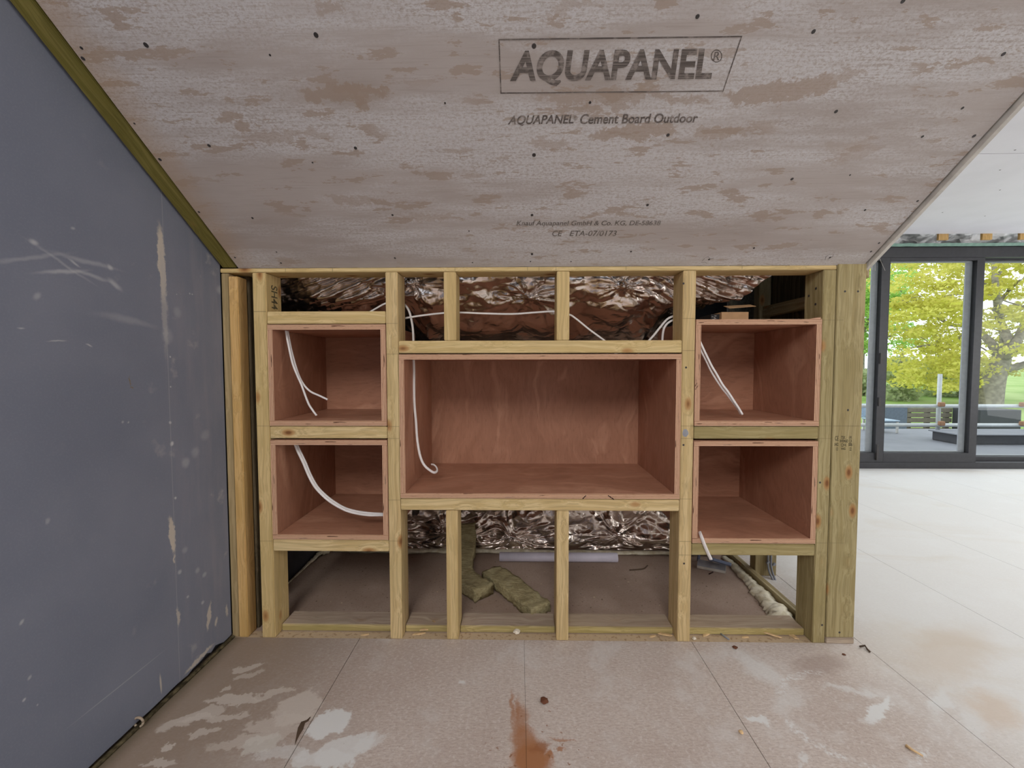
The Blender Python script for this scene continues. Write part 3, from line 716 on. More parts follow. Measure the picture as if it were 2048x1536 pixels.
# CE stamp on the end post
for body, x0, y0, x1, y1 in [('CE', 1668, 872, 1675, 881), ('TSK', 1680, 872, 1689, 878), ('W8460', 1677, 879, 1694, 885), ('UK', 1696, 872, 1702, 877), ('CA', 1696, 879, 1702, 885),
                             ('0402', 1667, 886, 1675, 892), ('C24 K', 1680, 887, 1691, 893), ('0086', 1695, 886, 1703, 892), ('13', 1670, 895, 1674, 901), ('W405', 1680, 895, 1689, 900), ('22', 1697, 895, 1701, 901)]:
    x0 += 2; x1 += 2
    a = P(x0, y1, 1, -.0026); b = P(x1, y0, 1, -.0026)
    t = text_obj('printed_stamp', body, (b.x-a.x, b.z-a.z), M['stamp'], offset=.01)
    t.matrix_world = Matrix.Translation((a.x, -.0026, a.z)) @ Matrix.Rotation(PI/2, 4, 'X'); child(t, p5)
# stamp on the inner side of the left stud
for body, z0, z1 in [('SH44', 1.19, 1.275), ('8S', 1.11, 1.15)]:
    t = text_obj('printed_stamp', body, (z1-z0, .038), M['stamp'], offset=.012)
    # text X -> down the stud, text Y -> into depth, facing +x
    m = Matrix(((0, 0, 1), (0, 1, 0), (-1, 0, 0))).to_4x4(); m.translation = (-.799*s_-.0002, .03, z1)
    t.matrix_world = m; child(t, p1)

# ------------------------------------------------------------------ plywood boxes
PT = .0178
def ply_box(x0, x1, z0, z1, depth, label, back='ply_x', name='plywood_box', y=-.002):
    x0, x1, z0, z1 = x0*s_+.001, x1*s_-.001, z0*s_+.001, z1*s_-.001
    r = empty(name, ((x0+x1)/2, 0, z0), label, 'box'); bpy.context.view_layer.update()
    def panel(nm, a, b, c, d, e, f, face, edge):
        o = cbox(nm, a, b, c, d, e, f, face, bev=.0004)
        if edge:
            o.data.materials.append(edge)
            for pl in o.data.polygons:
                if pl.normal.y < -.9: pl.material_index = 1
        return child(o, r)
    panel('top_panel', x0, x1, y, depth, z1-PT, z1, M['ply_h'], M['edge_z'])
    panel('bottom_panel', x0, x1, y, depth, z0, z0+PT, M['ply_h'], M['edge_z'])
    panel('side_panel', x0, x0+PT, y, depth, z0+PT+.0003, z1-PT-.0003, M['ply_v'], M['edge_x'])
    panel('side_panel', x1-PT, x1, y, depth, z0+PT+.0003, z1-PT-.0003, M['ply_v'], M['edge_x'])
    panel('back_panel', x0, x1, depth+.0003, depth+.018, z0, z1, M[back], None)
    return r
b_ul = ply_box(-.799, -.4205, .6985, 1.0225, .40, 'upper left plywood box, two white cables dangling inside')
b_ll = ply_box(-.799, -.4205, .3285, .6545, .47, 'lower left plywood box, a looping double cable inside')
b_c = ply_box(-.381, .510, .4655, .9275, .45, 'wide plywood box in the centre of the frame', 'ply_v')
b_ur = ply_box(.551, .9405, .6995, 1.0345, .375, 'upper right plywood box, taller, with cardboard box on top')
b_lr = ply_box(.551, .9405, .3240, .6535, .47, 'lower right plywood box, dusty and empty')
# marker strokes on the centre box's lower edge
for (a, b) in [((1165, 998), (1172, 991)), ((1216, 991), (1228, 999))]:
    p = P(*a, 1, -.0026); q = P(*b, 1, -.0026); d = (q-p).normalized(); m = Vector((-d.z, 0, d.x))*.0016
    child(obj('marker_stroke', [p-m, q-m, q+m, p+m], [(0, 1, 2, 3)], M['marker']), b_c)
for (a, b) in [((1391, 779), (1396, 771)), ((1390, 773), (1394, 766))]:
    p = P(*a, 1, -.0026); q = P(*b, 1, -.0026); d = (q-p).normalized(); m = Vector((-d.z, 0, d.x))*.0008
    child(obj('marker_stroke', [p-m, q-m, q+m, p+m], [(0, 1, 2, 3)], M['marker']), b_ur)

# ------------------------------------------------------------------ foil
def foil_sheet(name, xa, xb, prof, label, nx=170, nv=110, cut=None, mat=None, fans=(), folds=(), lifted=False):
    pr = [Vector((0, *p)) for p in prof]; Ls = [0]
    for i in range(1, len(pr)): Ls.append(Ls[-1]+(pr[i]-pr[i-1]).length)
    sm = catmull(pr, 20)
    V = []; Fc = []
    for j in range(nv+1):
        t = j/nv*(len(sm)-1); i = min(int(t), len(sm)-2); p = sm[i].lerp(sm[i+1], t-i); d = (sm[i+1]-sm[i]).normalized(); nn = Vector((0, d.z, -d.y))
        for k in range(nx+1):
            u_ = k/nx; xb_ = xb if cut is None else cut(j/nv)
            x = xa+(xb_-xa)*u_
            Lx = x; Lz = j/nv*Ls[-1]; q = Vector((Lx, Lz, 0))
            wq = q+Vector((mnoise.noise(q*6), mnoise.noise(q*6+Vector((9, 2, 1))), 0))*.05
            h = .052*(mnoise.voronoi(wq*5.5)[0][0])+.014*(mnoise.voronoi(wq*12+Vector((3, 1, 0)))[0][0])+.003*(mnoise.voronoi(wq*27)[0][0])
            dvx = 0
            for (fx, fz, fa, fr, fn) in fans:
                ddx, ddz = Lx-fx, Lz-fz; rr = math.hypot(ddx, ddz)
                if rr < fr:
                    th_ = math.atan2(ddz, ddx); fo = (1-rr/fr)*min(1, rr/.03)
                    h += fa*fo*abs(math.sin(th_*fn*.55+5*mnoise.noise(Vector((th_*1.7, rr*7, fx)))))*(.6+.8*mnoise.noise(Vector((th_*3, 0, fz))))-.02*(1-rr/fr)**3
            for (cx_, wdx, ang_, fq) in folds:
                e = max(0, 1-abs(Lx-cx_)/wdx)
                if e: h += .022*e*(1-abs(math.sin((Lx*math.cos(ang_)+Lz*math.sin(ang_))*fq+2*mnoise.noise(q*3))))
            if j < 6: h *= j/6
            lift = 0
            if lifted: sd = max(min(1, max(0, (-x-.40)/.10)), min(1, max(0, (x-.56)/.08))); lift = .085*sd*min(1, max(0, (p.y-.18)/.14))
            V.append(Vector((x, p.y, p.z+lift))-nn*(h-.03))
    for j in range(nv):
        for k in range(nx): a = j*(nx+1)+k; Fc.append((a, a+1, a+nx+2, a+nx+1))
    o = obj(name, V, Fc, mat or M['foil'], smooth=True)
    tag(o, label, 'foil')
    return o
foil_sheet('foil_sheet', -1.03, .93, [(.145, 1.36), (.165, 1.29), (.215, 1.215), (.34, 1.135), (.58, 1.05), (.70, .96)], 'crumpled brown-silver foil hanging under the roof behind the top of the frame', nx=330, nv=110,
           lifted=True, cut=lambda t: .985-.30*t, fans=[(.045, .22, .03, .22, 9), (.40, .14, .022, .16, 8), (-.42, .12, .02, .2, 8)], folds=[(-.75, .42, .95, 55), (.75, .42, -.95, 48)])
foil_sheet('foil_sheet', -1.03, 1.13, [(.735, .9), (.735, .6), (.73, .3), (.715, .10), (.70, .012)], 'shiny crumpled foil standing behind the lower frame, lit at its bottom edge', nx=380, nv=180,
           fans=[(-.385, .66, .035, .3, 11), (-.035, .70, .03, .32, 10), (.52, .68, .022, .3, 8)])

# ------------------------------------------------------------------ foam
def lumpy(name, pts, rf, label, seed=0, flat_=.6):
    sm = catmull(pts, 16); V = []; Fc = []; seg = 14
    for i, p in enumerate(sm):
        d = (sm[min(i+1, len(sm)-1)]-sm[max(i-1, 0)]).normalized(); u = Vector((0, 0, 1)).cross(d).normalized()
        r0 = rf(i/(len(sm)-1))
        if i in (0, len(sm)-1): r0 *= .3
        for k in range(seg):
            t = 2*PI*k/seg; dr = u*math.cos(t)+Vector((0, 0, 1))*math.sin(t)*flat_
            r = r0*(1+.35*mnoise.noise((p+dr*r0)*30+Vector((seed, 0, 0)))+.38*mnoise.noise((p+dr*r0)*80))
            q = p+dr*r; q.x = min(q.x, 1.0735); q.z = max(q.z, .0005); V.append(q)
    for i in range(len(sm)-1):
        for k in range(seg): a = i*seg+k; b = i*seg+(k+1) % seg; Fc.append((a, b, b+seg, a+seg))
    Fc += [tuple(range(seg))[::-1], tuple((len(sm)-1)*seg+k for k in range(seg))]
    return tag(obj(name, V, Fc, M['foam'], smooth=True), label, 'foam')
lumpy('spray_foam', [(1.022, .128, .004), (1.028, .20, .004), (1.036, .30, .004), (1.044, .40, .004), (1.05, .52, .004), (1.053, .66, .004)], lambda t: .046-.030*t, 'thick cream spray foam bead along the low batten on the right', 2)
lumpy('spray_foam', [(-1.0, .69, .015), (-.6, .685, .012), (-.2, .69, .012), (.3, .685, .010), (.7, .68, .012), (1.02, .675, .014)], lambda t: .013+.009*abs(math.sin(t*23))*max(0, 1-t), 'long cream foam bead along the floor at the foot of the foil', 5)
lumpy('spray_foam', [(-1.046, .36, .004), (-1.045, .46, .004), (-1.04, .54, .010), (-1.03, .64, .018), (-1.01, .675, .02)], lambda t: .004+.016*t*t+(.012 if t > .8 else 0), 'thin yellowed foam bead in the dark left corner of the cavity', 8)

# ------------------------------------------------------------------ mineral wool, tube, offcuts
def slab(name, pts, wd, th, label, seed):
    sm = catmull(pts, 10); V = []; Fc = []; nw, nh = 8, 4
    ring = [(-1+2*i/nw, -1) for i in range(nw)]+[(1, -1+2*i/nh) for i in range(nh)]+[(1-2*i/nw, 1) for i in range(nw)]+[(-1, 1-2*i/nh) for i in range(nh)]
    n = len(ring)
    for i, p in enumerate(sm):
        d = (sm[min(i+1, len(sm)-1)]-sm[max(i-1, 0)]).normalized(); u = Vector((0, 0, 1)).cross(d).normalized(); up = d.cross(u)
        for (a, b) in ring:
            q = p+u*a*wd/2+up*b*th/2
            q += Vector((mnoise.noise(q*38+Vector((seed, 0, 0))), mnoise.noise(q*38+Vector((0, seed, 3))), mnoise.noise(q*38+Vector((5, 0, seed)))))*.006
            q += Vector((mnoise.noise(q*130), mnoise.noise(q*130+Vector((7, 0, 0))), mnoise.noise(q*130+Vector((0, 9, 0)))))*.004
            q.z = max(q.z, .0008); V.append(q)
    for i in range(len(sm)-1):
        for k in range(n): a = i*n+k; b = i*n+(k+1) % n; Fc.append((a, b, b+n, a+n))
    for base in (0, (len(sm)-1)*n):
        c = sum((V[base+k] for k in range(n)), Vector())/n; V.append(c); ci = len(V)-1
        for k in range(n): Fc.append((base+k, base+(k+1) % n, ci) if base else (base+(k+1) % n, base+k, ci))
    return tag(obj(name, V, Fc, M['wool'], smooth=True), label, 'insulation')
A = P(982, 1146, 2, .03); B = P(1083, 1221, 2, .025)
slab('mineral_wool_strip', [A, A.lerp(B, .4)+Vector((0, 0, .006)), A.lerp(B, .7), B], .095, .044, 'olive mineral wool strip lying flat on the floor, its ragged end pointing to the right', 3)
slab('mineral_wool_strip', [Vector((-.275, .655, .17)), Vector((-.27, .60, .085)), P(925, 1150, 2, .035), P(969, 1186, 2, .027)], .10, .046, 'bent mineral wool strip leaning against the foil behind the left lower stud', 11)
def pipe(name, a, b, ro, ri, mat, label):
    d = (b-a); u = d.orthogonal().normalized(); w_ = d.normalized().cross(u); V = []; Fc = []; n = 28
    for p in (a, b):
        for r in (ro, ri):
            for k in range(n): t = 2*PI*k/n; V.append(p+(u*math.cos(t)+w_*math.sin(t))*r)
    for k in range(n):
        j = (k+1) % n
        Fc += [(k, j, 2*n+j, 2*n+k), (n+k, 3*n+k, 3*n+j, n+j), (k, n+k, n+j, j), (2*n+k, 2*n+j, 3*n+j, 3*n+k)]
    return tag(obj(name, V, Fc, mat, smooth=False), label, 'tube')
ta = P(999, 1117, 1, .60); tb = P(1234, 1118, 1, .605)
o = pipe('plastic_tube', Vector((ta.x, .60, .0235)), Vector((tb.x, .60, .0235)), .0225, .0195, M['tube'], 'straight white plastic tube lying on the cavity floor in front of the foil')
for f in o.data.polygons: f.use_smooth = True
def board_piece(name, px4, z0, lift, th, mats, label, cat='offcut'):
    q = [P(*p, 2, z) for p, z in zip(px4, lift)]; nn = Vector((0, 0, -th))
    V = q+[p+nn for p in q]; Fc = [(0, 1, 2, 3), (7, 6, 5, 4)]+[(i, 4+i, 4+(i+1) % 4, (i+1) % 4) for i in range(4)]
    return tag(obj(name, V, Fc, mats, midx=[0, 1, 1, 1, 1, 1]), label, cat)
board_piece('plasterboard_offcut', [(1394, 1131), (1451, 1142), (1452, 1130), (1396, 1118)], 0, [.014, .014, .03, .03], .0125, [M['pbgrey'], M['pbedge']], 'small grey plasterboard offcut with white edge on the floor near the right foam')
board_piece('plasterboard_offcut', [(1420, 1119), (1462, 1131), (1463, 1126), (1424, 1115)], 0, [.045, .045, .045, .045], .006, [M['pbblue'], M['pbblue']], 'thin blue sliver of plasterboard lying over the grey offcut')
o = tube('blue_strap', catmull([P(1397, 1120, 2, .005), P(1399, 1108, 2, .04), P(1410, 1105, 2, .045), P(1419, 1112, 2, .03), P(1421, 1121, 2, .005)], 6), .006, M['pbblue'], flatx=2.2)
tag(o, 'curled piece of blue strapping behind the grey plasterboard offcut', 'strap')

# ------------------------------------------------------------------ cardboard box on the upper right box
zb = 1.0345*s_
bx = empty('cardboard_box', (.80, .10, zb), 'small brown cardboard box with raised flap on top of the upper right plywood box', 'box'); bpy.context.view_layer.update()
a = P(1443, 640, 1, .085); b = P(1497, 640, 1, .085); hz = P(1460, 624, 1, .085).z
child(cbox('carton', a.x, b.x, .085, .20, zb+.0005, hz, M['card'], bev=.0006), bx)
for o in list(bx.children):
    o.data.materials.append(M['cardblack'])
child(cbox('printed_end', a.x-.032, a.x-.0003, .10, .195, zb+.0008, hz-.006, M['cardblack'], bev=.0006), bx)
for k in range(7):
    x0 = a.x-.030+random.random()*.016; z0 = zb+.004+k*.003
    child(boxes('label_print', [(x0, x0+.005+random.random()*.006, .0993, .0997, z0, z0+.0012)], M['pbedge']), bx)
q0 = P(1458, 617, 1, .11); q1 = P(1512, 613, 1, .11); q2 = P(1500, 612, 1, .16); q3 = P(1447, 615, 1, .16)
Vv = [q0, q1, q2+Vector((0, 0, .004)), q3+Vector((0, 0, .004))]
child(obj('flap', Vv+[v+Vector((0, 0, .0015)) for v in Vv], [(3, 2, 1, 0), (4, 5, 6, 7), (0, 1, 5, 4), (1, 2, 6, 5), (2, 3, 7, 6), (3, 0, 4, 7)], M['card']), bx)
o = obj('plywood_splinter', [P(1608, 641, 1, -.0), P(1641, 640, 1, .0), P(1642, 634, 1, .0), P(1630, 635, 1, .01), P(1608, 641, 1, .02), P(1641, 640, 1, .03)], [(0, 1, 2, 3), (0, 4, 5, 1), (0, 3, 4), (1, 5, 2), (2, 5, 4, 3)], M['edge_z'])
tag(o, 'thin reddish plywood splinter on the right end of the upper right box', 'splinter')

# ------------------------------------------------------------------ cables
def cable(pts, label, ys, r=.0031, flatx=1.7, mat='cable', n=8, name='electric_cable'):
    if not isinstance(ys, (list, tuple)): ys = [ys]*len(pts)
    q = [P(*p, 1, y) for p, y in zip(pts, ys)]
    return tag(tube(name, catmull(q, n), r, M[mat], flatx=flatx, seg=10), label, 'cable')
cable([(574, 657), (577, 672), (582, 698), (590, 728), (598, 752), (608, 770), (621, 783), (638, 791), (655, 799)], 'white cable in upper left box whose cut end bends away to the right', [.06]*9, .003, 1.25)
cable([(571, 657), (574, 675), (578, 695), (585, 726), (595, 752), (603, 770), (616, 805), (625, 820), (633, 831)], 'white cable in upper left box whose cut end hangs lowest, near the bottom', [.045]*9, .003, 1.25)
cable([(592, 886), (600, 903), (611, 926), (621, 950), (634, 973), (648, 988), (664, 1001), (685, 1014), (705, 1021), (735, 1026), (767, 1028)], 'upper strand of the looping white cable pair in the lower left box', .06, .003, 1.6)
cable([(589, 886), (596, 903), (607, 926), (617, 950), (629, 972), (643, 988), (659, 1002), (680, 1015), (702, 1024), (735, 1030), (767, 1030)], 'lower strand of the looping white cable pair in the lower left box', .052, .003, 1.6)
cable([(735, 627), (752, 617), (771, 607), (790, 604), (803, 606), (811, 611), (818, 622), (823, 640), (826, 660), (827, 680), (828, 702)], 'white cable passing behind the second full stud and bending down above the centre box', [.12]*11, .003, 1.5)
cable([(827, 716), (828, 740), (828, 775), (829, 810), (832, 845), (834, 875), (838, 902), (843, 920), (850, 932), (859, 940), (868, 945), (874, 942), (873, 935), (868, 930), (863, 929)],
      'white cable hanging inside the wide centre box on the left, curled at its end', [.12]*10+[.13, .15, .17, .18, .19], .0034, 1.5)
cable([(806, 637), (830, 633), (860, 629), (890, 626), (919, 625), (970, 627), (1024, 628), (1070, 625), (1110, 623), (1138, 629), (1150, 636), (1164, 647), (1180, 660), (1210, 682), (1222, 692)],
      'long white cable strung level across the foil above the centre box', .118, .003, 1.5)
cable([(1372, 628), (1352, 631), (1335, 638), (1320, 655), (1308, 670), (1290, 690)], 'outer white cable arching down to the centre box beside the right full stud', .118, .003, 1.5)
cable([(1374, 637), (1355, 638), (1342, 642), (1331, 651), (1326, 665), (1324, 690)], 'inner white cable arching down tightly beside the right full stud', .122, .003, 1.5)
c7 = cable([(1397, 676), (1405, 694), (1414, 713), (1424, 733), (1433, 748), (1445, 769), (1457, 785), (1470, 805), (1478, 817), (1485, 829)], 'front white cable of the pair hanging slantwise in the upper right box', [.02, .03, .04, .05, .05, .05, .05, .05, .05, .05], .0032, 1.6)
cable([(1397, 686), (1403, 703), (1412, 721), (1422, 742), (1431, 757), (1443, 775), (1455, 790), (1467, 806), (1475, 817), (1481, 828)], 'rear white cable of the pair hanging slantwise in the upper right box', [.03, .04, .05, .06, .06, .06, .06, .06, .06, .06], .003, 1.5)
cable([(1399, 1064), (1403, 1074), (1409, 1090), (1415, 1104), (1422, 1119)], 'short white cable hanging over the noggin below the lower right box', [.012, -.012, -.012, -.012, -.012], .0035, 1.7)
gc = empty('grey_cables', (1.15, .46, 0), 'two grey cables clipped to the short post further back on the right', 'cable'); bpy.context.view_layer.update()
for dx, ex in ((0, 1549), (6, 1553)):
    t = tube('cable', catmull([P(1536+dx, 1095, 1, .464), P(1536+dx, 1112, 1, .463), P(1536+dx, 1130, 1, .463), P(1539+dx, 1145, 1, .455), P(1545+dx*.8, 1158, 1, .44), P(ex, 1170, 1, .425)], 6), .0045, M['greycable']); child(t, gc)
for px, py in ((1535, 1124), (1547, 1128)):
    p = P(px, py, 1, .465); child(disc('cable_clip', p, (0, -1, 0), .008, M['greycable'], .008, squash=.6), gc)

# ------------------------------------------------------------------ debris
def chip(px, py, L, wd, ang, mat, z=.0, th=.003, tilt=0.):
    p = P(px, py, 2, z); pts = [(-L/2, -wd*.3), (-L*.2, -wd/2), (L*.35, -wd*.45), (L/2, 0), (L*.3, wd/2), (-L*.3, wd*.4)]
    n = len(pts); V = [(a, b, 0) for a, b in pts]+[(a*.92, b*.8, th) for a, b in pts]
    Fc = [tuple(range(n))[::-1], tuple(range(n, 2*n))]+[(i, (i+1) % n, n+(i+1) % n, n+i) for i in range(n)]
    o = obj('wood_chip', V, Fc, mat); o.location = p+Vector((0, 0, .0006+abs(math.sin(tilt))*L/2)); o.rotation_euler = (0, tilt, ang); return o
G = 'wood chips lying along the foot of the frame'
bays = 'in dust beside the second full stud'; bayr = 'in dust under the lower right box'; bayc = 'in dust left of the right full stud'
for px, py, L, wd, a, t, lb in [(838, 1268, .05, .012, .2, 0, 'flat pale wood chip '+bays+', leftmost'), (852, 1264, .06, .012, .7, .3, 'long slanting wood chip '+bays+', middle one'), (870, 1255, .05, .014, 1.1, .8, 'wood chip standing on edge '+bays),
                            (1330, 1271, .055, .013, -.1, .1, 'bright wood chip touching the floor '+bayc), (1305, 1273, .03, .01, .3, 0, 'short wood chip '+bayc+', the further one'),
                            (1440, 1262, .06, .014, -.6, .1, 'longest wood chip '+bayr+', near its left end'), (1412, 1270, .04, .012, .5, 0, 'wood chip at the far left '+bayr), (1545, 1273, .06, .010, -.3, .15, 'thin long wood sliver '+bayr+', towards its right'),
                            (1562, 1266, .045, .01, .1, 0, 'wood sliver '+bayr+', close to the sole plate'), (1586, 1273, .04, .018, 1.9, 0, 'whitish upright-lying wood chip '+bayr+', rightmost'), (1490, 1275, .03, .01, .1, 0, 'small wood chip in the middle of the right bay dust'),
                            (1010, 1262, .03, .008, .4, 0, 'small wood chip in the dust between the two lower short studs'), (730, 1270, .03, .008, .2, 0, 'small wood chip in the dust of the left bay')]:
    tag(chip(px, py, L, wd, a, M['chip'], tilt=t), lb.replace(', towards its right', ' towards the right'), 'wood chip', G)
def lump(name, px, py, r, mat, label, cat, squash=.6, z=0., group=None):
    bm = bmesh.new(); bmesh.ops.create_icosphere(bm, subdivisions=3, radius=r)
    for v in bm.verts:
        v.co *= 1+.45*mnoise.noise(v.co/r*1.6+Vector((px, py, 0))); v.co.z *= squash
    zmin = min(v.co.z for v in bm.verts)
    me = bpy.data.meshes.new(name); bm.to_mesh(me); bm.free()
    o = link(name, me, mat); p = P(px, py, 2, z); o.location = (p.x, p.y, z-zmin+.0005)
    return tag(o, label, cat, group)
for px, py, r, lb in [(1033, 1267, .012, 'larger pale crumb in the dust between the two lower short studs'), (1050, 1262, .010, 'pale crumb just left of the right lower short stud'), (1492, 1262, .011, 'pale crumb against the sole plate in the right bay'),
                  (1388, 1279, .007, 'small pale crumb right beside the foot of the right full stud')]:
    lump('foam_crumb', px, py, r, M['crumb'], lb, 'crumb', group='crumbs at the foot of the frame')
lump('dark_rubble', 751, 1254, .016, M['darkbit'], 'dark lump of rubble against the sole plate in the left bay', 'rubble')
lump('clay_lump', 1089, 1404, .012, M['clay'], 'brown lump of clay alone on the floor, right of the centre seam', 'clay', .35)
lump('foam_crumb', 560, 1447, .004, M['crumb'], 'tiny pale crumb on the floor near the left crack', 'crumb') if False else None
lump('clay_lump', 1470, 1296, .008, M['clay'], 'small brown flake on the floor just in front of the right bay', 'clay', .3)
lump('clay_lump', 1688, 1310, .005, M['clay'], 'tiny brown flake on the floor in front of the wide end post', 'clay', .3)
lump('pebble', 1482, 1467, .006, M['chip'], 'tiny ochre crumb on the floor at the foot of the diagonal seam', 'crumb', .6)
tw = tube('twig', [P(1812, 1491, 2, .004), P(1825, 1500, 2, .004), P(1846, 1512, 2, .004)], .0035, M['chip'], seg=6, radf=lambda t: .004-.002*t)
tag(tw, 'small brown wood splinter on the floor near the lower right corner', 'splinter')
tw = tube('twig', [P(1720, 1293, 2, .008), P(1730, 1291, 2, .006), P(1735, 1299, 2, .005), P(1740, 1304, 2, .003)], .003, M['darkbit'], seg=6)
tag(tw, 'dark twist of debris at the foot of the wide end post', 'debris')
tw = tube('twig', catmull([P(1259, 1140, 2, .003), P(1275, 1139, 2, .004), P(1288, 1137, 2, .006), P(1295, 1131, 2, .004)], 4), .003, M['darkbit'], seg=6)
tag(tw, 'dark twig on the cavity floor between tube and right full stud', 'twig')
tw = tube('screw_bit', [P(1441, 1267, 2, .004), P(1458, 1279, 2, .004)], .0028, M['greycable'], seg=6)
tag(tw, 'loose grey screw in the sawdust of the right bay', 'screw')
tw = tube('offcut_wire', [P(1418, 1148, 2, .004), P(1426, 1144, 2, .006)], .0025, M['marker'], seg=6)
tag(tw, 'tiny black bit in front of the grey plasterboard offcut', 'debris')
tw = tube('wood_sliver', [P(549, 1381-40, 2, 0)]*1+[P(848, 1449, 2, .001)], .001, M['clay']) if False else None
r_ = P(277, 1447, 2, .012)
bm = bmesh.new()
V, Fc = tube('x', [r_+Vector((.013*math.cos(t*PI/8), .0, .013*math.sin(t*PI/8)+.004)) for t in range(17)], .003, None, raw=True)
tag(obj('metal_washer', V, Fc, M['platetop'], smooth=True), 'small pale ring standing in the dirt at the foot of the blue wall', 'ring')
# split in the floor board
cr = [P(*q, 2, 0) for q in [(622, 1433), (616, 1440), (607, 1444), (602, 1456), (597, 1468), (593, 1480), (590, 1490)]]
wd = [.002, .007, .013, .017, .010, .005, .001]
V = []; Fc = []
for p, ww in zip(cr, wd): V += [(p.x-ww/2, p.y, .0006), (p.x+ww/2, p.y-.004, .0006)]
for i in range(len(cr)-1): Fc.append((2*i, 2*i+1, 2*i+3, 2*i+2))
child(obj('split', V, Fc, M['darkbit']), floor)
# dirt roll in the gap under the blue wall
ys = [-1.3+i*.05 for i in range(27)]
lm = [Vector((-1.040+.002*mnoise.noise(Vector((y*9, 0, 0))), y, .003)) for y in ys]
V, Fc = [], []
for i, p in enumerate(lm):
    for k in range(8):
        t = 2*PI*k/8; r = .007*(1+.6*mnoise.noise(Vector((p.y*60, k, 0)))); q = p+Vector((math.cos(t)*r, 0, math.sin(t)*r*.7)); q.z = max(q.z, .0004); q.x = max(q.x, -1.0585); V.append(q)
for i in range(len(lm)-1):
    for k in range(8): a = i*8+k; b = i*8+(k+1) % 8; Fc.append((a, b, b+8, a+8))
M['dirt'] = flat('floor_edge_dirt', (.085, .07, .04), .95, .1, var=.6, scale=60)
tag(obj('edge_dirt', V, Fc, M['dirt'], smooth=True), 'line of dark dirt packed in the gap under the blue wall', 'dirt', kind='stuff')

# ------------------------------------------------------------------ sliding doors
YD = 2.53
door = bpy.data.objects.new('door_1', None); C.objects.link(door); door.location = (4.2, YD, 0); door['kind'] = 'structure'; bpy.context.view_layer.update()
def dpart(nm, lst, mat): return child(boxes(nm, lst, mat), door)
dpart('head_frame', [(2.5, 6.4, YD, YD+.14, 1.99, 2.085)], M['frame'])
dpart('bottom_track', [(2.5, 6.4, YD, YD+.14, 0.0005, .06)], M['frame'])
dpart('jamb', [(2.5, 2.56, YD, YD+.14, .06, 1.99)], M['frame'])
# sashes: (x0, x1, stile left, stile right, y, bottom)
def sash(x0, x1, sl, sr, y, zb_, zt_):
    fr = dpart('sash_frame', [(x0, x0+sl, y, y+.05, .061, 1.989), (x1-sr, x1, y, y+.05, .061, 1.989), (x0+sl, x1-sr, y, y+.05, .061, zb_), (x0+sl, x1-sr, y, y+.05, zt_, 1.989)], M['frame'])
    rv = boxes('reveal_bead', [(x0+sl, x0+sl+.022, y+.035, y+.05, zb_, zt_), (x1-sr-.06, x1-sr, y+.042, y+.052, zb_, zt_), (x0+sl+.022, x1-sr-.022, y+.030, y+.05, zb_, zb_+.012), (x0+sl+.022, x1-sr-.022, y+.030, y+.05, zt_-.012, zt_)], M['framelight'])
    child(rv, fr)
    gl = boxes('glass_pane', [(x0+sl, x1-sr, y+.024, y+.030, zb_, zt_)], M['glass']); child(gl, fr)
sash(2.56, 3.475, .10, .075, YD+.005, .150, 1.963)
sash(3.362+.115, 4.345, .001, .070, YD+.005, .150, 1.963)
sash(4.29, 6.3, .075, .1, YD+.075, .10, 2.005-.03)
h = child(boxes('door_handle', [(3.405, 3.425, YD-.012, YD+.004, 1.0, 1.10), (3.405, 3.425, YD-.012, YD+.004, .60, .68), (3.40, 3.418, YD-.014, YD+.004, .085, .23)], M['screw']), door)
# void above the doors: foil, joist ends, green membrane
v_ = foil_sheet('foil_sheet', 2.52, 6.28, [(2.475, 2.30), (2.52, 2.25), (2.575, 2.19), (2.618, 2.135)], 'strip of silver foil above the glazed doors', nx=260, nv=14, mat=M['foil_silver'])
for px in (1762, 1884, 1971, 2046, 2120):
    x = P(px, 480, 1, 2.44).x
    timber('timber_joist', x-.045, x+.045, 2.425, 2.445, 2.12, 2.26, M['orange'], {1762: 'joist end above the doors, leftmost one at the slope edge', 1884: 'joist end above the doors, over the middle glass panel', 1971: 'joist end above the doors, over the dark stile between panels',
           2046: 'joist end above the doors, at the right picture edge', 2120: 'joist end above the doors, beyond the right picture edge'}[px], 'joist')
M['membrane'] = flat('green_membrane', (.22, .36, .30), .6, .3)
V = []; Fc = []
for i in range(200):
    x = 2.5+i*.019; j = .006*mnoise.noise(Vector((x*14, 0, 0)))
    V += [(x, 2.515+j, 2.087+j*.6), (x, 2.50, 2.112+j), (x, 2.56, 2.125)]
for i in range(199): a = i*3; Fc += [(a, a+3, a+4, a+1), (a+1, a+4, a+5, a+2)]
o = tag(obj('membrane_strip', V, Fc, M['membrane']), 'torn strip of pale green membrane along the top of the door frame', 'membrane')

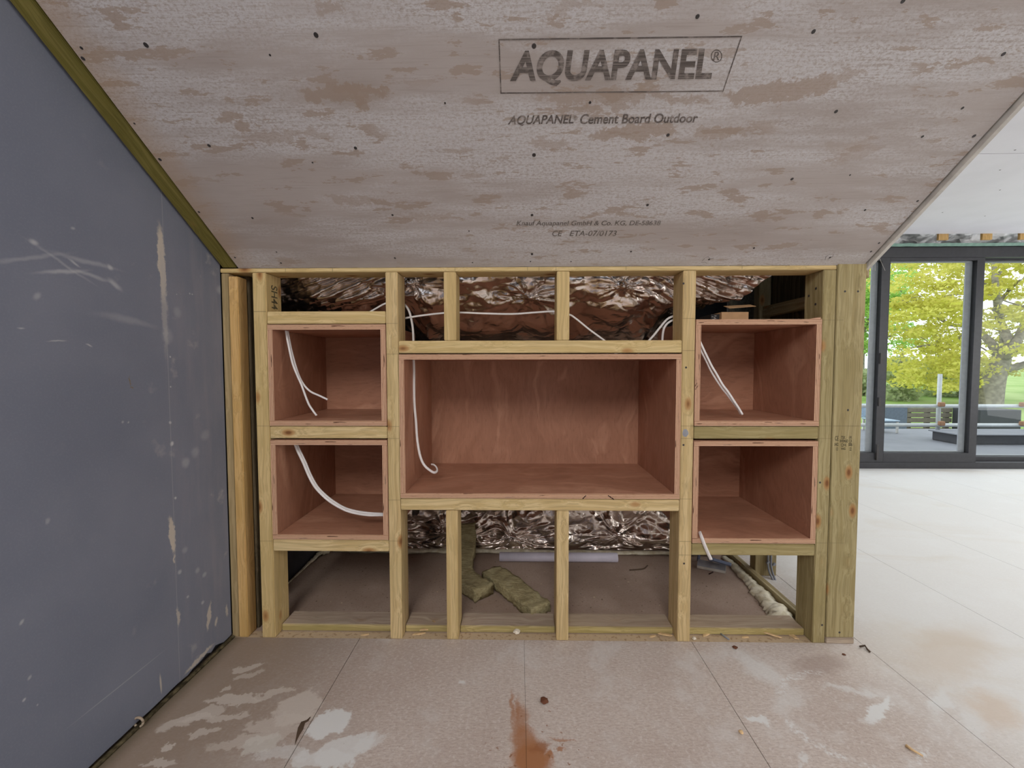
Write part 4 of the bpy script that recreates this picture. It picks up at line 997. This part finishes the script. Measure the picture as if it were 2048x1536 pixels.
# ------------------------------------------------------------------ outside
M['deck'] = flat('roof_membrane', (.20, .205, .225), .7, .3, var=.06, scale=4)
M['dark_panel'] = flat('dark_grey_panel', (.035, .037, .044), .6, .3)
M['blue_panel'] = flat('slate_blue_panel', (.11, .13, .18), .7, .2)
M['fence'] = flat('brown_grey_fence', (.15, .13, .105), .8, .2)
M['galv'] = flat('galvanised_steel', (.52, .54, .54), .45, .4, var=.05)
M['coupler'] = flat('rusty_coupler', (.34, .18, .10), .8, .2)
M['plastic_blue'] = flat('pale_blue_plastic', (.32, .41, .50), .5, .3)
M['ply_pale'] = flat('pale_sheet', (.55, .48, .36), .7, .2, var=.08)
struct(boxes('terrace', [(-2, 9, 2.68, 5.05, -.2, .0)], M['deck']))
def grass():
    s = N('grass'); v = s.coord(); n = s.noise(v, 6, 5, .65); b = s.noise(v, .25, 3)
    c = s.mix(s.mr(n, .3, .7), (.15, .27, .05), (.28, .40, .10)); c = s.mix(s.mr(b, .4, .65), c, (.33, .43, .15)); s.bump(n, .6, .05)
    return s.fin(c, .9, .1)
M['grass'] = grass()
V = []; Fc = []
gy = [5.06, 7, 9, 12, 16, 22, 32, 50, 80, 140]; gz = [-.35, -.35, -.45, -.8, -1.25, -1.45, -1.5, -1.3, -.9, -.3]
gx = [-30, -10, 0, 5, 10, 20, 35, 60, 110, 180]
for y, z in zip(gy, gz):
    for x in gx: V.append((x, y, z))
for j in range(len(gy)-1):
    for i in range(len(gx)-1): a = j*len(gx)+i; Fc.append((a, a+1, a+len(gx)+1, a+len(gx)))
o = obj('ground_field', V, Fc, M['grass']); struct(o)
o = boxes('pale_sheet', [(2.6, 4.35, 2.75, 3.25, .0005, .012)], M['ply_pale']); o.rotation_euler = (0, 0, 0)
tag(o, 'pale timber sheet lying on the grey terrace just outside the doors', 'sheet')
YR = 4.2
def railz(py, px=1880): return P(px, py, 1, YR).z
rl = empty('scaffold_rail', (5, YR, 0), 'upper white scaffold tube running across outside the doors', 'scaffold tube')
for nm, py, lb in (('a', 811, None), ('b', 850, None)): pass
bpy.data.objects.remove(rl)
for py, lb in ((812, 'upper horizontal scaffold tube outside the doors'), (850, 'lower horizontal scaffold tube outside the doors')):
    r = empty('scaffold_tube', (5, YR, railz(py)), lb, 'scaffold tube', None); bpy.context.view_layer.update()
    child(tube('tube', [(1.5, YR, railz(py)), (9.5, YR, railz(py))], .024, M['galv'], seg=14), r)
    for px in (1883, 2046):
        p = P(px, py-3, 1, YR-.04); child(cbox('coupler', p.x-.03, p.x+.04, p.y-.02, p.y+.03, p.z-.03, p.z+.03, M['coupler'], bev=.01), r)
for px, top, lb in ((1878, 748, 'vertical scaffold tube standing behind the middle glass panel'), (2056, 700, 'vertical scaffold tube at the right picture edge')):
    p = P(px, 800, 1, YR+.055); t = P(px, top, 1, YR+.055).z
    tag(tube('scaffold_tube', [(p.x, YR+.055, .0005), (p.x, YR+.055, t)], .024, M['galv'], seg=14), lb, 'scaffold tube')
def outbox(name, px0, px1, py0, py1, y, dep, mat, label, cat, zfloor):
    a = P(px0, py1, 1, y); b = P(px1, py0, 1, y)
    return tag(cbox(name, a.x, b.x, y, y+dep, zfloor, b.z, mat, bev=.01), label, cat)
o = outbox('low_parapet', 1918, 2200, 871, 912, 3.75, .35, M['dark_panel'], 'low dark grey upstand on the terrace behind the right glass panel', 'upstand', .0005)
a = P(1918, 871, 1, 3.75)
cp = cbox('coping', a.x-.02, a.x+2.4, 3.73, 4.12, a.z+.0005, a.z+.015, M['deck'], bev=.003); child(cp, o)
zg = -.35
o = outbox('dark_planter', 1958, 2044, 820, 866, 6.4, .5, M['dark_panel'], 'dark rectangular tank behind the scaffold tubes at the right', 'tank', zg)
o = outbox('panel_stack', 1771, 1816, 814, 852, 6.3, .2, M['blue_panel'], 'slate blue upright panel behind the scaffold tubes at the left', 'panel', zg)
ob = empty('garden_fence', (P(1850, 840, 1, 6.9).x, 6.9, zg), 'brown grey board fence panel behind the vertical scaffold tube', 'fence'); bpy.context.view_layer.update()
a = P(1816, 868, 1, 6.9); b = P(1905, 818, 1, 6.9)
k = 0; z = zg
while z < b.z-.05:
    child(cbox('board', a.x, b.x, 6.9, 6.93, z, z+.085, M['fence'], bev=.004), ob); z += .1
for x in (a.x+.05, (a.x+b.x)/2, b.x-.05): child(cbox('fence_post', x-.04, x+.04, 6.94, 7.0, zg, b.z+.02, M['fence'], bev=.005), ob)
# pale blue plastic chair
p = P(1775, 862, 1, 4.75)
ch = empty('garden_chair', (p.x, 4.8, 0.0), 'pale blue plastic chair outside behind the left edge of the glass', 'chair'); bpy.context.view_layer.update()
x0, x1 = p.x-.13, p.x+.05
child(cbox('seat', x0-.1, x1, 4.6, 4.95, .17, .19, M['plastic_blue'], bev=.008), ch)
child(cbox('backrest', x0-.1, x1, 4.95, 4.975, .19, .40, M['plastic_blue'], bev=.008), ch)
for (x, y) in ((x0-.08, 4.62), (x1-.03, 4.62), (x0-.08, 4.93), (x1-.03, 4.93)): child(cbox('leg', x, x+.025, y, y+.025, .0005, .17, M['pbedge'], bev=.003), ch)

# trees
def leafmat(name, a, b):
    s = N(name); v = s.coord(); n = s.noise(v, 1.2, 4); n2 = s.noise(v, 9, 3)
    c = s.mix(s.mr(n, .35, .65), a, b); c = s.mix(s.mr(n2, .4, .7, 0, .35), c, tuple(x*.7 for x in a))
    s.b.inputs['Subsurface Weight'].default_value = 0
    s.fin(c, .7, .15)
    tr = s.n('ShaderNodeBsdfTranslucent'); s.put(tr.inputs[0], c); mx = s.n('ShaderNodeMixShader'); mx.inputs[0].default_value = .45
    s.l(s.b.outputs[0], mx.inputs[1]); s.l(tr.outputs[0], mx.inputs[2]); s.l(mx.outputs[0], s.out.inputs[0])
    return s.m
M['oak'] = leafmat('oak_leaves', (.62, .60, .10), (.74, .68, .18))
M['lime'] = leafmat('green_leaves', (.36, .62, .13), (.54, .72, .19))
M['far'] = leafmat('far_leaves', (.46, .53, .28), (.56, .60, .36))
M['bark'] = flat('bark', (.27, .24, .19), .9, .1, var=.3, scale=5)
rnd = random.Random(3)
def leaves(clusters, n, sz, mat, name, parent):
    V = []; Fc = []
    for (c, r) in clusters:
        for _ in range(n):
            while True:
                q = Vector((rnd.uniform(-1, 1), rnd.uniform(-1, 1), rnd.uniform(-1, 1)))
                if q.length < 1: break
            p = c+Vector((q.x*r, q.y*r, q.z*r*.42)); s0 = sz*rnd.uniform(.6, 1.3)
            u = Vector((rnd.gauss(0, 1), rnd.gauss(0, 1), rnd.gauss(0, .6))).normalized(); v = u.orthogonal().normalized()
            v = (v*math.cos(1.3*rnd.random())+u.cross(v)*math.sin(rnd.random()*3)).normalized()
            k = len(V); V += [p-u*s0, p+v*s0*.55, p+u*s0, p-v*s0*.55]; Fc.append((k, k+1, k+2, k+3))
    o = obj(name, V, Fc, mat, parent); o['kind'] = 'stuff'; return o
def branch(lst, V, Fc, pts, r0, r1, parent=None):
    v, f = tube('b', catmull(pts, 5), r0, None, seg=8, radf=lambda t: r0+(r1-r0)*t, raw=True)
    n = len(V); V += v; Fc += [tuple(n+i for i in q) for q in f]
def tree(name, yb, trunk, limbs, crown, label, leafm, nleaf, sz, rc, seed):
    global rnd; rnd = random.Random(seed)
    base = P(*trunk[0], 1, yb); r = empty(name, (base.x, yb, base.z), label, 'tree'); bpy.context.view_layer.update()
    V, Fc = [], []
    tp_ = [P(*p, 1, yb) for p in trunk]; k = (yb+1.45)/F
    tp_[0].z = min(tp_[0].z, -1.52)
    branch(None, V, Fc, tp_, 23*k, 14*k)
    ends = []
    for pts, w0, w1 in limbs:
        q = [P(*p, 1, yb+(i*rnd.uniform(-1.2, 1.2) if i else 0)) for i, p in enumerate(pts)]; branch(None, V, Fc, q, w0*k, w1*k)
        for j in range(5):
            t = rnd.random(); i = min(int(t*(len(q)-1)), len(q)-2); a = q[i].lerp(q[i+1], t*(len(q)-1)-i)
            d = Vector((rnd.uniform(-1, 1), rnd.uniform(-1, 1), rnd.uniform(-.1, .9))).normalized()*rnd.uniform(1.5, 4)
            m_ = a+d*.5+Vector((0, 0, rnd.uniform(-.3, .5))); branch(None, V, Fc, [a, m_, a+d], w1*k*.6, w1*k*.12); ends.append(a+d)
    child(obj('trunk', V, Fc, M['bark'], smooth=True), r)
    cl = []
    for (px, py, rx, ry, cnt) in crown:
        for _ in range(cnt):
            a = rnd.uniform(0, 2*PI); q = math.sqrt(rnd.random()); y = yb+rnd.uniform(-3.5, 3.5)
            cl.append((P(px+math.cos(a)*q*rx, py+math.sin(a)*q*ry, 1, y), rc*rnd.uniform(.6, 1.3)))
    o = leaves(cl, nleaf, sz, leafm, 'foliage', None); child(o, r)
    return r
tree('oak_tree', 24., [(1972, 812), (1980, 775), (1990, 745), (2003, 715)],
     [([(2003, 715), (1985, 690), (1968, 672), (1945, 655), (1900, 650)], 9, 3), ([(2005, 712), (2014, 680), (2000, 640), (1992, 580), (1985, 500)], 10, 3), ([(2003, 720), (2030, 690), (2050, 640), (2080, 560)], 10, 3),
      ([(1998, 740), (2030, 735), (2070, 720), (2120, 700)], 9, 4), ([(1992, 600), (1960, 560), (1930, 530), (1890, 520)], 4, 1.5), ([(1990, 620), (2010, 590), (2040, 560)], 4, 1.5), ([(1945, 655), (1900, 690), (1860, 690), (1800, 700)], 3, 1.2),
      ([(1900, 650), (1850, 620), (1800, 600)], 3, 1), ([(1988, 560), (2020, 520), (2050, 500)], 3, 1)],
     [(1880, 560, 120, 80, 62), (1870, 650, 110, 60, 56), (1880, 735, 95, 48, 64), (2020, 560, 80, 60, 26), (2030, 660, 60, 60, 22), (2140, 600, 110, 120, 50), (1950, 430, 220, 90, 55), (2010, 735, 40, 12, 5)],
     'large oak with yellow green leaves and thick trunk behind the right glass panel', M['oak'], 85, .12, .85, 5)
tree('ash_tree', 39., [(1700, 812), (1705, 740), (1712, 680)],
     [([(1712, 680), (1740, 640), (1790, 600), (1830, 590)], 6, 2), ([(1710, 690), (1700, 620), (1705, 540)], 7, 2), ([(1710, 700), (1750, 680), (1790, 670)], 5, 1.5)],
     [(1740, 560, 80, 80, 75), (1760, 650, 80, 70, 60), (1600, 600, 130, 150, 90), (1750, 450, 100, 60, 40)],
     'greener tree further back behind the left edge of the glazing', M['lime'], 85, .16, 1.15, 9)
for i, (px, pt, w_, yb, lb) in enumerate([(1800, 718, 24, 29.5, 'pale green shrub low behind the left part of the middle glass panel'), (1875, 722, 22, 33.5, 'pale green shrub low behind the vertical scaffold tube'), (1945, 730, 18, 31, 'distant shrub just left of the oak trunk'),
                                          (1715, 745, 16, 34.5, 'distant shrub at the left edge of the glazing'), (2120, 765, 30, 34, 'distant shrub right of the oak trunk, mostly cut off')]):
    rnd = random.Random(20+i); base = P(px, 800, 1, yb); r = empty('shrub', (base.x, yb, base.z), lb, 'shrub'); bpy.context.view_layer.update()
    cl = []
    for _ in range(34):
        a = rnd.uniform(-1, 1); h = rnd.random(); y = yb+rnd.uniform(-2, 2)
        cl.append((P(px+a*w_*(1-.4*h), 806-(806-pt)*h, 1, y), .03*yb*rnd.uniform(.7, 1.2)))
    child(leaves(cl, 80, .006*yb, M['far'], 'foliage', None), r)
    V, Fc = [], []; branch(None, V, Fc, [Vector((base.x, yb, -1.5)), Vector((base.x, yb, .2)), Vector((base.x, yb, 2.))], .25, .1); child(obj('trunk', V, Fc, M['bark']), r)
